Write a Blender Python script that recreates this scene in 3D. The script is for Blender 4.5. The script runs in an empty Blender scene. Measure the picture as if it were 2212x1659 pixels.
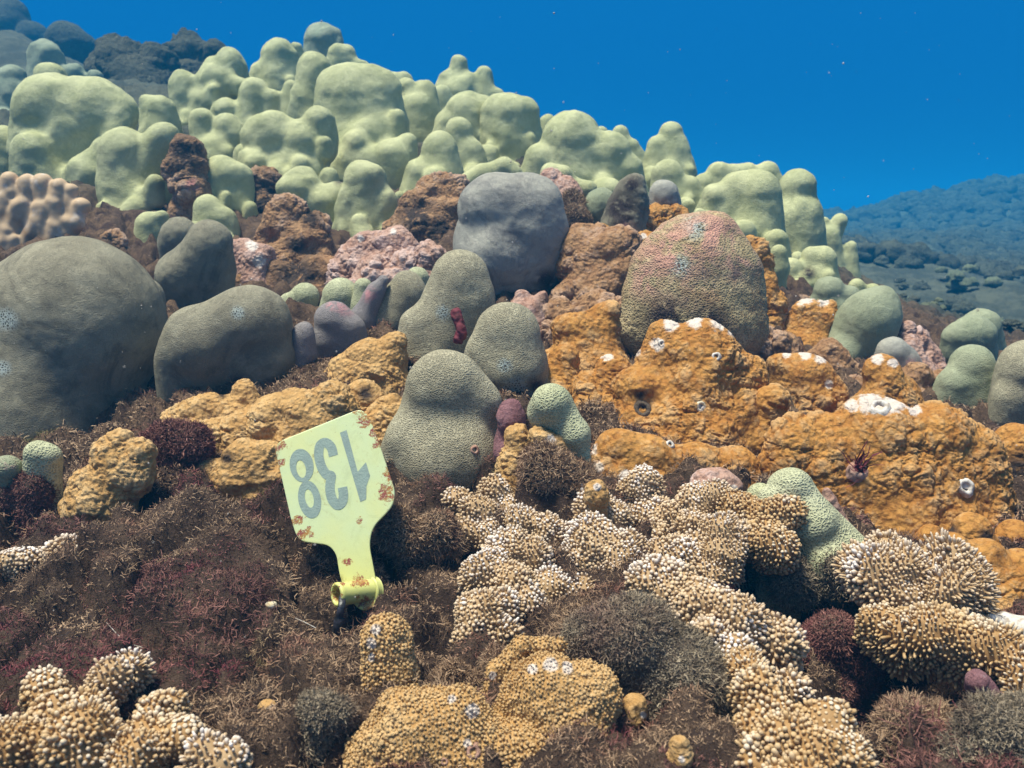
import bpy, math, time
import numpy as np
from mathutils import Vector, Matrix
R = math.radians
T0 = time.time()
S = bpy.context.scene
C = S.collection

# ------------------------------------------------------------------ camera
F = 1106 / math.tan(R(30))            # focal length in units of a 2212 wide picture
PITCH = R(-10)
CAMZ = 0.25
FW = np.array([0, math.cos(PITCH), math.sin(PITCH)])
UP = np.array([0, -math.sin(PITCH), math.cos(PITCH)])
RT = np.array([1.0, 0, 0])
CAM = np.array([0, 0, CAMZ])
cam = bpy.data.cameras.new("camera")
camo = bpy.data.objects.new("camera", cam)
C.objects.link(camo)
camo.location = CAM
camo.rotation_euler = (R(90) + PITCH, 0, 0)
cam.sensor_width = 36
cam.lens = 18 / math.tan(R(30))
cam.clip_start = 0.01
cam.clip_end = 200
cam.dof.use_dof = True
cam.dof.focus_distance = 0.46
cam.dof.aperture_fstop = 32
cam.dof.aperture_blades = 0
S.camera = camo

# ------------------------------------------------------------------ light
SUN_EL, SUN_AZ = R(75), R(-108)       # high, from behind the camera and to its left
sd = bpy.data.lights.new("sun", 'SUN')
sd.energy = 5.0
sd.angle = R(11)                       # softened by the rippled surface
sd.color = (1.0, 0.915, 0.77)
so = bpy.data.objects.new("sun", sd)
C.objects.link(so)
sdir = Vector((math.sin(SUN_AZ) * math.cos(SUN_EL), math.cos(SUN_AZ) * math.cos(SUN_EL), math.sin(SUN_EL)))
so.rotation_euler = sdir.to_track_quat('Z', 'Y').to_euler()
so.location = (0, 0, 3)

w = bpy.data.worlds.new("World")
S.world = w
w.use_nodes = True
nt = w.node_tree
nt.nodes.clear()
out = nt.nodes.new('ShaderNodeOutputWorld')
bg_sky = nt.nodes.new('ShaderNodeBackground')
bg_wat = nt.nodes.new('ShaderNodeBackground')
sky = nt.nodes.new('ShaderNodeTexSky')
sky.sky_type = 'NISHITA'
sky.sun_disc = False
sky.sun_elevation = SUN_EL
sky.sun_rotation = SUN_AZ
sky.air_density = 1.0
sky.dust_density = 3.0
bg_sky.inputs[1].default_value = 0.085
nt.links.new(sky.outputs[0], bg_sky.inputs[0])
tc = nt.nodes.new('ShaderNodeTexCoord')
sep = nt.nodes.new('ShaderNodeSeparateXYZ')
nt.links.new(tc.outputs['Generated'], sep.inputs[0])
cr = nt.nodes.new('ShaderNodeValToRGB')      # open water: colour by height angle
mr = nt.nodes.new('ShaderNodeMapRange')
mr.inputs[1].default_value = -0.4
mr.inputs[2].default_value = 0.6
nt.links.new(sep.outputs[2], mr.inputs[0])
nt.links.new(mr.outputs[0], cr.inputs[0])
e = cr.color_ramp.elements
e[0].position = 0.20; e[0].color = (0.001, 0.02, 0.06, 1)
e[1].position = 0.36; e[1].color = (0.001, 0.125, 0.42, 1)
q = e.new(0.52); q.color = (0.001, 0.155, 0.52, 1)
q = e.new(0.66); q.color = (0.003, 0.19, 0.60, 1)
q = e.new(1.0); q.color = (0.10, 0.42, 0.75, 1)
nt.links.new(cr.outputs[0], bg_wat.inputs[0])
bg_wat.inputs[1].default_value = 0.58
mrw = nt.nodes.new('ShaderNodeMapRange')     # the bright round window of sky seen through the surface
mrw.interpolation_type = 'SMOOTHSTEP'
mrw.inputs[1].default_value = 0.42
mrw.inputs[2].default_value = 0.72
nt.links.new(sep.outputs[2], mrw.inputs[0])
mx = nt.nodes.new('ShaderNodeMixShader')
nt.links.new(mrw.outputs[0], mx.inputs[0])
nt.links.new(bg_wat.outputs[0], mx.inputs[1])
nt.links.new(bg_sky.outputs[0], mx.inputs[2])
nt.links.new(mx.outputs[0], out.inputs[0])

S.view_settings.view_transform = 'Standard'
S.view_settings.look = 'None'
S.view_settings.exposure = 0.46
S.view_settings.gamma = 1.0
S.cycles.max_bounces = 6
S.cycles.diffuse_bounces = 2
S.cycles.glossy_bounces = 2
S.cycles.volume_bounces = 1
S.cycles.use_denoising = True

# ------------------------------------------------------------------ helpers
rng = np.random.default_rng(7)

def P(u, v, d):
    """point seen at (u, v) of a 2212 wide view, d metres in front of the lens"""
    return CAM + RT * ((u - 1106) / F * d) + FW * d - UP * ((v - 829.5) / F * d)

_lat = {}
def noise(p, freq, seed=0):
    if seed not in _lat:
        _r = np.random.default_rng(1000 + seed)
        _lat[seed] = (_r.uniform(-1, 1, (32, 32, 32)).astype(np.float32), np.linalg.qr(_r.normal(size=(3, 3)))[0])
    L, RM = _lat[seed]
    q = (p @ RM) * freq + 11.3 + seed * 3.7
    i = np.floor(q).astype(np.int64)
    f = (q - i).astype(np.float32)
    f = f * f * (3 - 2 * f)
    i &= 31
    j = (i + 1) & 31
    x0, y0, z0 = i[..., 0], i[..., 1], i[..., 2]
    x1, y1, z1 = j[..., 0], j[..., 1], j[..., 2]
    fx, fy, fz = f[..., 0], f[..., 1], f[..., 2]
    a = L[x0, y0, z0] * (1 - fx) + L[x1, y0, z0] * fx
    b = L[x0, y1, z0] * (1 - fx) + L[x1, y1, z0] * fx
    c = L[x0, y0, z1] * (1 - fx) + L[x1, y0, z1] * fx
    d = L[x0, y1, z1] * (1 - fx) + L[x1, y1, z1] * fx
    return (a * (1 - fy) + b * fy) * (1 - fz) + (c * (1 - fy) + d * fy) * fz

def fbm(p, freq, oct=3, seed=0):
    s = 0; a = 1.0; t = 0
    for k in range(oct):
        s = s + a * noise(p, freq * 2.03 ** k, seed + k); t += a; a *= 0.5
    return s / t

def worley(p, freq, seed=0, jit=0.85):
    """distance to the nearest jittered cell point, in cells"""
    q = p * freq + 50
    i = np.floor(q).astype(np.int64)
    f = q - i
    rg = np.random.default_rng(500 + seed)
    J = rg.uniform(0.5 - jit / 2, 0.5 + jit / 2, (16, 16, 16, 3)).astype(np.float32)
    best = np.full(p.shape[:-1], 9.0)
    for dx in (-1, 0, 1):
        for dy in (-1, 0, 1):
            for dz in (-1, 0, 1):
                o = np.array([dx, dy, dz])
                c = (i + o) & 15
                jj = J[c[..., 0], c[..., 1], c[..., 2]]
                dd = ((jj + o - f) ** 2).sum(-1)
                best = np.minimum(best, dd)
    return np.sqrt(best)

def mk_mesh(name, V, Q, attrs=None, smooth=True):
    V = np.ascontiguousarray(V, dtype=np.float32)
    Q = np.ascontiguousarray(Q, dtype=np.int32)
    me = bpy.data.meshes.new(name)
    me.vertices.add(len(V)); me.vertices.foreach_set('co', V.ravel())
    k = Q.shape[1]
    me.loops.add(Q.size); me.loops.foreach_set('vertex_index', Q.ravel())
    me.polygons.add(len(Q))
    me.polygons.foreach_set('loop_start', np.arange(0, Q.size, k, dtype=np.int32))
    me.update(calc_edges=True)
    me.polygons.foreach_set('use_smooth', np.full(len(Q), bool(smooth)))
    for an, av in (attrs or {}).items():
        at = me.attributes.new(an, 'FLOAT', 'POINT')
        at.data.foreach_set('value', np.ascontiguousarray(av, dtype=np.float32))
    me.update()
    return me

def obj(name, me, mat=None, parent=None, loc=None):
    o = bpy.data.objects.new(name, me)
    C.objects.link(o)
    if mat is not None: me.materials.append(mat)
    if parent is not None: o.parent = parent
    if loc is not None: o.location = loc
    return o

def tag(o, label, cat, group=None, kind=None):
    if label: o['label'] = label
    if cat: o['category'] = cat
    if group: o['group'] = group
    if kind: o['kind'] = kind
    return o

def empty(name, loc):
    o = bpy.data.objects.new(name, None)
    C.objects.link(o); o.location = loc; o.empty_display_size = 0.02
    return o

def vnormals(V, Q):
    n = np.zeros_like(V)
    a, b, c = V[Q[:, 0]], V[Q[:, 1]], V[Q[:, 2]]
    fn = np.cross(b - a, c - a)
    if Q.shape[1] == 4:
        d = V[Q[:, 3]]
        fn = np.cross(c - a, d - b)
    for k in range(Q.shape[1]):
        np.add.at(n, Q[:, k], fn)
    return n / (np.linalg.norm(n, axis=1, keepdims=True) + 1e-12)

def nets(fn, lo, hi, h):
    """naive surface nets of fn < 0 on a grid of cell h, sampled only near the surface"""
    lo = np.array(lo); hi = np.array(hi)
    B = 6
    nb = np.ceil((hi - lo) / (h * B)).astype(int)
    n = nb * B + 1
    cx = [lo[k] + (np.arange(nb[k]) + 0.5) * h * B for k in range(3)]
    G = np.stack(np.meshgrid(*cx, indexing='ij'), -1)
    fc = fn(G.reshape(-1, 3)).reshape(G.shape[:3])
    act = np.abs(fc) < h * B * 1.25
    val = np.full(tuple(n), 1.0, dtype=np.float32)
    m = np.repeat(np.repeat(np.repeat(act, B, 0), B, 1), B, 2)
    M = np.zeros(tuple(n), dtype=bool)
    for dx in (0, 1):
        for dy in (0, 1):
            for dz in (0, 1):
                M[dx:dx + m.shape[0], dy:dy + m.shape[1], dz:dz + m.shape[2]] |= m
    s = np.repeat(np.repeat(np.repeat(np.where(fc < 0, -1.0, 1.0), B, 0), B, 1), B, 2)
    val[:-1, :-1, :-1] = s
    I = np.argwhere(M)
    val[I[:, 0], I[:, 1], I[:, 2]] = fn(lo + I * h)
    sg = val < 0
    c8 = [sg[dx:n[0] - 1 + dx, dy:n[1] - 1 + dy, dz:n[2] - 1 + dz] for dx in (0, 1) for dy in (0, 1) for dz in (0, 1)]
    cnt = sum(c.astype(np.int8) for c in c8)
    cells = (cnt > 0) & (cnt < 8) & m
    idx = -np.ones(cells.shape, dtype=np.int64)
    K = np.argwhere(cells)
    idx[K[:, 0], K[:, 1], K[:, 2]] = np.arange(len(K))
    acc = np.zeros((len(K), 3)); num = np.zeros(len(K))
    cor = [(0, 0, 0), (0, 0, 1), (0, 1, 0), (0, 1, 1), (1, 0, 0), (1, 0, 1), (1, 1, 0), (1, 1, 1)]
    fv = [val[K[:, 0] + c[0], K[:, 1] + c[1], K[:, 2] + c[2]] for c in cor]
    for a in range(8):
        for b in range(a + 1, 8):
            if sum(abs(cor[a][k] - cor[b][k]) for k in range(3)) != 1: continue
            x = (fv[a] < 0) != (fv[b] < 0)
            t = np.where(x, fv[a] / (fv[a] - fv[b] + 1e-12), 0)[:, None]
            pa, pb = np.array(cor[a]), np.array(cor[b])
            acc += np.where(x[:, None], pa + (pb - pa) * t, 0); num += x
    V = lo + (K + acc / np.maximum(num, 1)[:, None]) * h
    quads = []
    for ax in range(3):
        a1, a2 = [(1, 2), (2, 0), (0, 1)][ax]
        sl0 = [slice(1, -1)] * 3; sl1 = [slice(1, -1)] * 3
        sl0[ax] = slice(0, -1); sl1[ax] = slice(1, None)
        A = sg[tuple(sl0)]; Bq = sg[tuple(sl1)]
        D = np.argwhere(A != Bq)
        if not len(D): continue
        off = np.ones(3, int); off[ax] = 0
        E = D + off
        ins = A[D[:, 0], D[:, 1], D[:, 2]]
        e1 = np.zeros(3, int); e1[a1] = 1
        e2 = np.zeros(3, int); e2[a2] = 1
        g = lambda X: idx[X[:, 0], X[:, 1], X[:, 2]]
        q = np.stack([g(E - e1 - e2), g(E - e2), g(E), g(E - e1)], 1)
        q = np.where(ins[:, None], q, q[:, ::-1])
        quads.append(q[(q >= 0).all(1)])
    return V, np.concatenate(quads)

def cones(L):
    """L: rows a(3) b(3) ra rb -> list usable by sdf"""
    return [(np.array(a), np.array(b), ra, rb) for a, b, ra, rb in L]

def sdf(p, L, k, flat=1.0):
    """smooth union of round cones; flat squeezes them along the view axis"""
    acc = None
    for a, b, ra, rb in L:
        ab = b - a
        l2 = (ab ** 2).sum() + 1e-12
        t = np.clip(((p - a) @ ab) / l2, 0, 1)
        q = p - a - t[:, None] * ab
        if flat != 1.0:
            q = q * np.array([1, 1 / flat, 1])
        r = ra + (rb - ra) * t
        d = np.sqrt((q ** 2).sum(1)) - r
        if acc is None: acc = d
        else:
            hh = np.clip(0.5 + 0.5 * (d - acc) / k, 0, 1)
            acc = d * (1 - hh) + acc * hh - k * hh * (1 - hh)
    return acc

def lob(rows, d, back=0.5):
    """rows (u0,v0,r0,u1,v1,r1[,d]) in view units -> world round cones"""
    L = []
    for r in rows:
        dd = r[6] if len(r) > 6 else (r[3] if len(r) == 4 else d)
        if len(r) in (3, 4):
            r = (r[0], r[1] + r[2] * 0.3, r[2] * 0.9, r[0], r[1], r[2])
        L.append((P(r[0], r[1], dd + back * r[2] * dd / F), P(r[3], r[4], dd), r[2] * dd / F, r[5] * dd / F))
    return L

# ------------------------------------------------------------------ materials
def mat_new(name):
    m = bpy.data.materials.new(name); m.use_nodes = True
    n = m.node_tree; n.nodes.clear()
    o = n.nodes.new('ShaderNodeOutputMaterial'); b = n.nodes.new('ShaderNodeBsdfPrincipled')
    n.links.new(b.outputs[0], o.inputs[0])
    b.inputs['Roughness'].default_value = 0.75
    b.inputs['Specular IOR Level'].default_value = 0.25
    return m, n, b

class G:
    """small node graph helper"""
    def __init__(s, n):
        s.n = n; s.tc = n.nodes.new('ShaderNodeTexCoord').outputs['Object']
    def _in(s, sock, v):
        if hasattr(v, 'is_linked') or hasattr(v, 'node'): s.n.links.new(v, sock)
        elif isinstance(v, tuple) and len(v) == 3 and len(sock.default_value) == 4: sock.default_value = (*v, 1)
        else: sock.default_value = v
    def noise(s, scale, detail=3, rough=0.55, vec=None, dist=0.0):
        x = s.n.nodes.new('ShaderNodeTexNoise'); x.inputs['Scale'].default_value = scale
        x.inputs['Detail'].default_value = detail; x.inputs['Roughness'].default_value = rough
        x.inputs['Distortion'].default_value = dist
        s.n.links.new(vec or s.tc, x.inputs['Vector']); return x.outputs[0]
    def vor(s, scale, feature='F1', vec=None):
        x = s.n.nodes.new('ShaderNodeTexVoronoi'); x.feature = feature; x.inputs['Scale'].default_value = scale
        s.n.links.new(vec or s.tc, x.inputs['Vector']); return x.outputs['Distance']
    def ramp(s, v, a, b):
        x = s.n.nodes.new('ShaderNodeMapRange'); x.interpolation_type = 'SMOOTHSTEP'
        x.inputs[1].default_value = a; x.inputs[2].default_value = b
        s.n.links.new(v, x.inputs[0]); return x.outputs[0]
    def mix(s, f, a, b):
        x = s.n.nodes.new('ShaderNodeMix'); x.data_type = 'RGBA'
        s._in(x.inputs[0], f); s._in(x.inputs[6], a); s._in(x.inputs[7], b); return x.outputs[2]
    def math(s, op, a, b=0.0):
        x = s.n.nodes.new('ShaderNodeMath'); x.operation = op
        s._in(x.inputs[0], a); s._in(x.inputs[1], b); return x.outputs[0]
    def attr(s, name):
        x = s.n.nodes.new('ShaderNodeAttribute'); x.attribute_name = name; return x.outputs['Fac']
    def bump(s, h, strength, dist, nrm=None):
        x = s.n.nodes.new('ShaderNodeBump'); x.inputs['Strength'].default_value = strength
        x.inputs['Distance'].default_value = dist
        s.n.links.new(h, x.inputs['Height'])
        if nrm is not None: s.n.links.new(nrm, x.inputs['Normal'])
        return x.outputs[0]
    def sep(s, k):
        x = s.n.nodes.new('ShaderNodeSeparateXYZ'); s.n.links.new(s.tc, x.inputs[0]); return x.outputs[k]

def mat_lobe(name, c1, c2, cell=900.0, cellmix=0.35, mott=0.5, bumpd=0.0004, patchcol=(0.42, 0.46, 0.42), dirt=0.35, dirtcol=(0.10, 0.085, 0.06), crustcol=(0.52, 0.24, 0.25), crustf=140):
    m, n, b = mat_new(name); g = G(n)
    big = g.ramp(g.noise(28, 4, 0.6), 0.32, 0.68)
    col = g.mix(big, c1, c2)
    # patchy film of fine sediment
    dn = g.ramp(g.noise(60, 6, 0.68, dist=0.6), 0.50, 0.78)
    col = g.mix(g.math('MULTIPLY', dn, dirt), col, dirtcol)
    fl = g.math('MULTIPLY', g.ramp(g.noise(19, 5, 0.72, dist=1.2), 0.46, 0.62), min(1.0, dirt * 1.3))
    col = g.mix(fl, col, tuple(0.45 * x + 0.55 * y for x, y in zip(c1, dirtcol)))
    lt = g.math('MULTIPLY', g.ramp(g.noise(33, 4, 0.65, dist=0.8), 0.56, 0.70), 0.45)
    col = g.mix(lt, col, tuple(min(1, x * 1.35) for x in c2))
    edge = g.vor(cell, 'DISTANCE_TO_EDGE')
    e = g.ramp(edge, 0.02, 0.32)
    cm = g.math('MULTIPLY', e, cellmix)
    dark = tuple(x * 0.30 for x in c1)
    col = g.mix(cm, col, dark)
    # bleached honeycomb spots: polyps drawn in, pale walls round dark cups
    pa = g.attr('patch')
    e2 = g.ramp(g.vor(cell * 0.62, 'DISTANCE_TO_EDGE'), 0.05, 0.30)
    pc = g.mix(e2, patchcol, tuple(x * 0.22 for x in c1))
    col = g.mix(pa, col, pc)
    # crusts: dead rim and pink crust
    col = g.mix(g.math('MULTIPLY', g.attr('crust'), g.ramp(g.noise(crustf, 6, 0.72, dist=0.7), 0.42, 0.56)), col, crustcol)
    col = g.mix(g.math('MULTIPLY', g.attr('dead'), g.ramp(g.noise(110, 4), 0.3, 0.5)), col, (0.035, 0.02, 0.02))
    # grain
    gr = g.noise(1400, 2, 0.6)
    col = g.mix(g.math('MULTIPLY', g.ramp(gr, 0.55, 0.75), 0.22), col, tuple(min(1, x * 1.7) for x in c2))
    n.links.new(col, b.inputs['Base Color'])
    h = g.math('MULTIPLY', e, -1.0)
    nr = g.bump(h, 0.8, bumpd)
    nr = g.bump(g.noise(170, 4, 0.6), 0.5, 0.0016, nr)
    nr = g.bump(g.noise(45, 3, 0.6), 0.35, 0.004, nr)
    n.links.new(nr, b.inputs['Normal'])
    return m

def mat_rough(name, base, light, dark, pale, palefac=0.4, f=330.0, bumpd=0.0022, darkfac=0.75):
    """nodular encrusting coral"""
    m, n, b = mat_new(name); g = G(n)
    w1 = g.vor(f, 'SMOOTH_F1')
    nn = g.noise(70, 5, 0.65)
    col = g.mix(g.ramp(nn, 0.35, 0.68), base, light)
    col = g.mix(g.math('MULTIPLY', g.ramp(g.noise(240, 5, 0.7), 0.48, 0.70), darkfac), col, dark)
    col = g.mix(g.math('MULTIPLY', g.ramp(w1, 0.45, 0.15), 0.40), col, light)
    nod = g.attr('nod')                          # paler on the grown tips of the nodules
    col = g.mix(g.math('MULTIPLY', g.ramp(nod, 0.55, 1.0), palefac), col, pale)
    pat = g.ramp(g.math('ADD', g.math('MULTIPLY', g.attr('patch'), 0.62), g.noise(150, 6, 0.75)), 0.78, 0.98)
    col = g.mix(g.math('MULTIPLY', pat, 0.9), col, g.mix(g.noise(260, 4), (0.80, 0.72, 0.66), (0.58, 0.47, 0.40)))
    col = g.mix(g.math('MULTIPLY', g.attr('crust'), g.ramp(g.noise(120, 4), 0.35, 0.55)), col, (0.50, 0.21, 0.20))
    col = g.mix(g.math('MULTIPLY', g.attr('dead'), g.ramp(g.noise(120, 4), 0.30, 0.5)), col, (0.045, 0.028, 0.02))
    n.links.new(col, b.inputs['Base Color'])
    nr = g.bump(g.math('MULTIPLY', w1, -1.0), 0.9, bumpd)
    nr = g.bump(g.noise(700, 5, 0.7), 0.8, 0.0013, nr)
    n.links.new(nr, b.inputs['Normal'])
    b.inputs['Roughness'].default_value = 0.85
    return m

def mat_papillae(name, base, tip, white):
    m, n, b = mat_new(name); g = G(n)
    t = g.attr('tip')
    wn = g.ramp(g.math('ADD', g.math('MULTIPLY', g.attr('toplit_pale'), 0.16), g.noise(46, 5, 0.7)), 0.52, 0.72)  # upward-facing papillae whiter: pale pigment plus light from above put into the colour
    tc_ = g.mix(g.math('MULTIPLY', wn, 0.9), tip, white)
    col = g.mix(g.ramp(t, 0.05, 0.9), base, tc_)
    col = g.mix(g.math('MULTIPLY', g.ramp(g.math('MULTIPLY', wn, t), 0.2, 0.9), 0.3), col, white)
    col = g.mix(g.math('MULTIPLY', g.ramp(g.noise(160, 4, 0.7), 0.55, 0.8), 0.3), col, tuple(x * 0.4 for x in base))
    n.links.new(col, b.inputs['Base Color'])
    n.links.new(g.bump(g.noise(2200, 3), 0.4, 0.0003), b.inputs['Normal'])
    b.inputs['Roughness'].default_value = 0.6
    return m

def mat_rock(name, cols, f=60, bumpd=0.004):
    m, n, b = mat_new(name); g = G(n)
    col = g.mix(g.ramp(g.noise(f, 5, 0.65, dist=0.4), 0.4, 0.62), cols[0], cols[1])
    col = g.mix(g.ramp(g.noise(f * 0.45, 5, 0.7, dist=0.8), 0.52, 0.66), col, cols[2])
    col = g.mix(g.math('MULTIPLY', g.ramp(g.noise(f * 1.7, 6, 0.7), 0.60, 0.72), 0.8), col, cols[3])
    col = g.mix(g.math('MULTIPLY', g.ramp(g.noise(f * 9, 4, 0.7), 0.45, 0.7), 0.5), col, tuple(x * 0.35 for x in cols[0]))
    n.links.new(col, b.inputs['Base Color'])
    nr = g.bump(g.noise(f * 2.2, 6, 0.72), 1.0, bumpd)
    nr = g.bump(g.noise(f * 14, 4, 0.7), 0.8, bumpd * 0.25, nr)
    n.links.new(nr, b.inputs['Normal'])
    b.inputs['Roughness'].default_value = 0.9
    return m

M = {}
M['green'] = mat_lobe('green_coral_tissue', (0.42, 0.415, 0.21), (0.56, 0.54, 0.30), cell=620, cellmix=0.10, bumpd=0.0005, dirt=0.25, dirtcol=(0.20, 0.22, 0.09))
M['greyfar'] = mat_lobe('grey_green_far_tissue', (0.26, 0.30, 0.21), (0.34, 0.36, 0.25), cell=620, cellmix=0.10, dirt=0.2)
M['sage'] = mat_lobe('sage_coral_tissue', (0.28, 0.30, 0.19), (0.36, 0.37, 0.24), cell=800, cellmix=0.2, dirt=0.15)
M['olive'] = mat_lobe('olive_grey_tissue', (0.235, 0.205, 0.14), (0.335, 0.30, 0.21), cell=1000, cellmix=0.22, dirt=0.6, dirtcol=(0.07, 0.06, 0.045))
M['smoky'] = mat_lobe('smoky_grey_tissue', (0.33, 0.31, 0.27), (0.44, 0.41, 0.34), cell=950, cellmix=0.15, dirt=0.7, dirtcol=(0.13, 0.12, 0.12))
M['comb'] = mat_lobe('honeycomb_grey_tissue', (0.38, 0.33, 0.22), (0.51, 0.455, 0.31), cell=900, cellmix=0.6, bumpd=0.0007, dirt=0.4, dirtcol=(0.11, 0.10, 0.07))
M['comb2'] = mat_lobe('coarse_honeycomb_tissue', (0.45, 0.45, 0.27), (0.56, 0.55, 0.36), cell=640, cellmix=0.45, bumpd=0.0006, dirt=0.1)
M['mauve'] = mat_lobe('mauve_grey_tissue', (0.25, 0.22, 0.22), (0.32, 0.28, 0.27), cell=900, cellmix=0.3, dirt=0.3)
M['algal'] = mat_lobe('algal_boulder_tissue', (0.41, 0.32, 0.165), (0.53, 0.41, 0.235), cell=480, cellmix=0.55, bumpd=0.0012, dirt=0.6, dirtcol=(0.34, 0.15, 0.07), crustcol=(0.56, 0.29, 0.22), crustf=42)
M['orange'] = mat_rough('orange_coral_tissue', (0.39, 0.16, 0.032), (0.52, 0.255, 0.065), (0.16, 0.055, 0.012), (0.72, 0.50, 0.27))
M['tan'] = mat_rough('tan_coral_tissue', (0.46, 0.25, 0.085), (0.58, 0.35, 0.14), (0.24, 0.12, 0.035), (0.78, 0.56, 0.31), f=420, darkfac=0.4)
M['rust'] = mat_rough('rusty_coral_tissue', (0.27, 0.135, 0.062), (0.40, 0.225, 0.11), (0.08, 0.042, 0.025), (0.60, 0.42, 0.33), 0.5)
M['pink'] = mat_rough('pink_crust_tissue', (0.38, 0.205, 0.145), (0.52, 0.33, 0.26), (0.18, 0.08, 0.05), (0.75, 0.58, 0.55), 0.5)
M['pap'] = mat_papillae('papillae_tissue', (0.38, 0.245, 0.125), (0.60, 0.435, 0.275), (0.80, 0.72, 0.68))
M['pap_gold'] = mat_papillae('golden_papillae_tissue', (0.35, 0.20, 0.08), (0.55, 0.37, 0.19), (0.72, 0.61, 0.48))
M['finger'] = mat_papillae('finger_tissue', (0.30, 0.17, 0.085), (0.56, 0.38, 0.23), (0.68, 0.55, 0.45))
def _gm():
    m = mat_rock('reef_rock_surface', [(0.11, 0.065, 0.042), (0.20, 0.12, 0.07), (0.06, 0.03, 0.026), (0.40, 0.27, 0.20)], 62, 0.006)
    n = m.node_tree; b = [x for x in n.nodes if x.type == 'BSDF_PRINCIPLED'][0]; g = G(n)
    pv = b.inputs['Base Color'].links[0].from_socket
    pv = g.mix(g.attr('near'), pv, g.mix(g.ramp(g.noise(50, 5, .7), .4, .6), (0.06, 0.035, 0.024), (0.11, 0.068, 0.045)))
    n.links.new(g.mix(g.attr('far'), pv, g.mix(g.ramp(g.noise(7, 5, .7), .4, .6), (0.06, 0.065, 0.05), (0.12, 0.12, 0.085))), b.inputs['Base Color'])
    return m
M['ground'] = _gm()
M['darkrock'] = mat_rock('dark_far_rock_surface', [(0.08, 0.08, 0.055), (0.13, 0.12, 0.08), (0.045, 0.045, 0.035), (0.34, 0.32, 0.22)], 14, 0.02)
M['brownrock'] = mat_rock('brown_algal_rock_surface', [(0.12, 0.085, 0.06), (0.19, 0.14, 0.10), (0.07, 0.055, 0.035), (0.26, 0.15, 0.08)], 70)
M['farreef'] = mat_rock('far_reef_surface', [(0.085, 0.09, 0.07), (0.13, 0.13, 0.09), (0.05, 0.05, 0.04), (0.24, 0.24, 0.17)], 9, 0.03)
M['purple'] = mat_rock('purple_crust_surface', [(0.24, 0.11, 0.12), (0.32, 0.16, 0.17), (0.15, 0.06, 0.07), (0.50, 0.36, 0.36)], 120, 0.002)

def mat_fuzz(name, c1, c2, red, green, redamt=0.7):
    m, n, b = mat_new(name); g = G(n)
    a = g.attr('tint')
    col = g.mix(a, c1, c2)
    col = g.mix(g.math('MULTIPLY', g.ramp(g.noise(30, 6, 0.75), 0.48, 0.62), 0.85), col, tuple(x * 0.55 for x in c1))
    col = g.mix(g.math('MULTIPLY', g.ramp(g.noise(31, 5, 0.7, dist=0.5), 0.54, 0.68), 0.6), col, tuple(x * 1.35 for x in c2))
    col = g.mix(g.math('MULTIPLY', g.ramp(g.noise(24, 4, 0.6), 0.50, 0.66), redamt), col, red)
    col = g.mix(g.math('MULTIPLY', g.ramp(g.noise(17, 3, 0.6), 0.60, 0.70), 0.7), col, green)
    n.links.new(col, b.inputs['Base Color'])
    b.inputs['Roughness'].default_value = 0.8
    return m
M['fuzz'] = mat_fuzz('turf_algae_filaments', (0.15, 0.085, 0.05), (0.52, 0.35, 0.22), (0.17, 0.045, 0.04), (0.13, 0.14, 0.045))
M['fuzz_olive'] = mat_fuzz('olive_turf_filaments', (0.14, 0.105, 0.07), (0.42, 0.335, 0.235), (0.18, 0.07, 0.06), (0.15, 0.17, 0.05), 0.5)
M['fuzz_red'] = mat_fuzz('red_turf_filaments', (0.10, 0.04, 0.035), (0.32, 0.15, 0.12), (0.20, 0.04, 0.055), (0.14, 0.09, 0.05))

def mat_simple(name, c, rough=0.6, c2=None, f=200.0, spec=0.3):
    m, n, b = mat_new(name); g = G(n)
    c2 = c2 or tuple(x * 0.6 for x in c)
    n.links.new(g.mix(g.ramp(g.noise(f, 4, 0.65), 0.4, 0.65), c, c2), b.inputs['Base Color'])
    n.links.new(g.bump(g.noise(f * 4, 3), 0.4, 0.0006), b.inputs['Normal'])
    b.inputs['Roughness'].default_value = rough
    b.inputs['Specular IOR Level'].default_value = spec
    return m
M['white'] = mat_simple('pale_dead_skeleton', (0.62, 0.57, 0.52), 0.85, (0.38, 0.31, 0.25), 380)
M['hole'] = mat_simple('dark_hollow', (0.02, 0.016, 0.014), 0.9)
M['maroon'] = mat_simple('maroon_tuft', (0.16, 0.03, 0.04), 0.8, (0.08, 0.02, 0.02))
M['black'] = mat_simple('black_nylon', (0.018, 0.018, 0.02), 0.4, (0.05, 0.045, 0.06), 300, 0.5)
M['pale'] = mat_simple('pale_yellow_knob', (0.66, 0.52, 0.30), 0.7, (0.75, 0.68, 0.58), 260)

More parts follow.
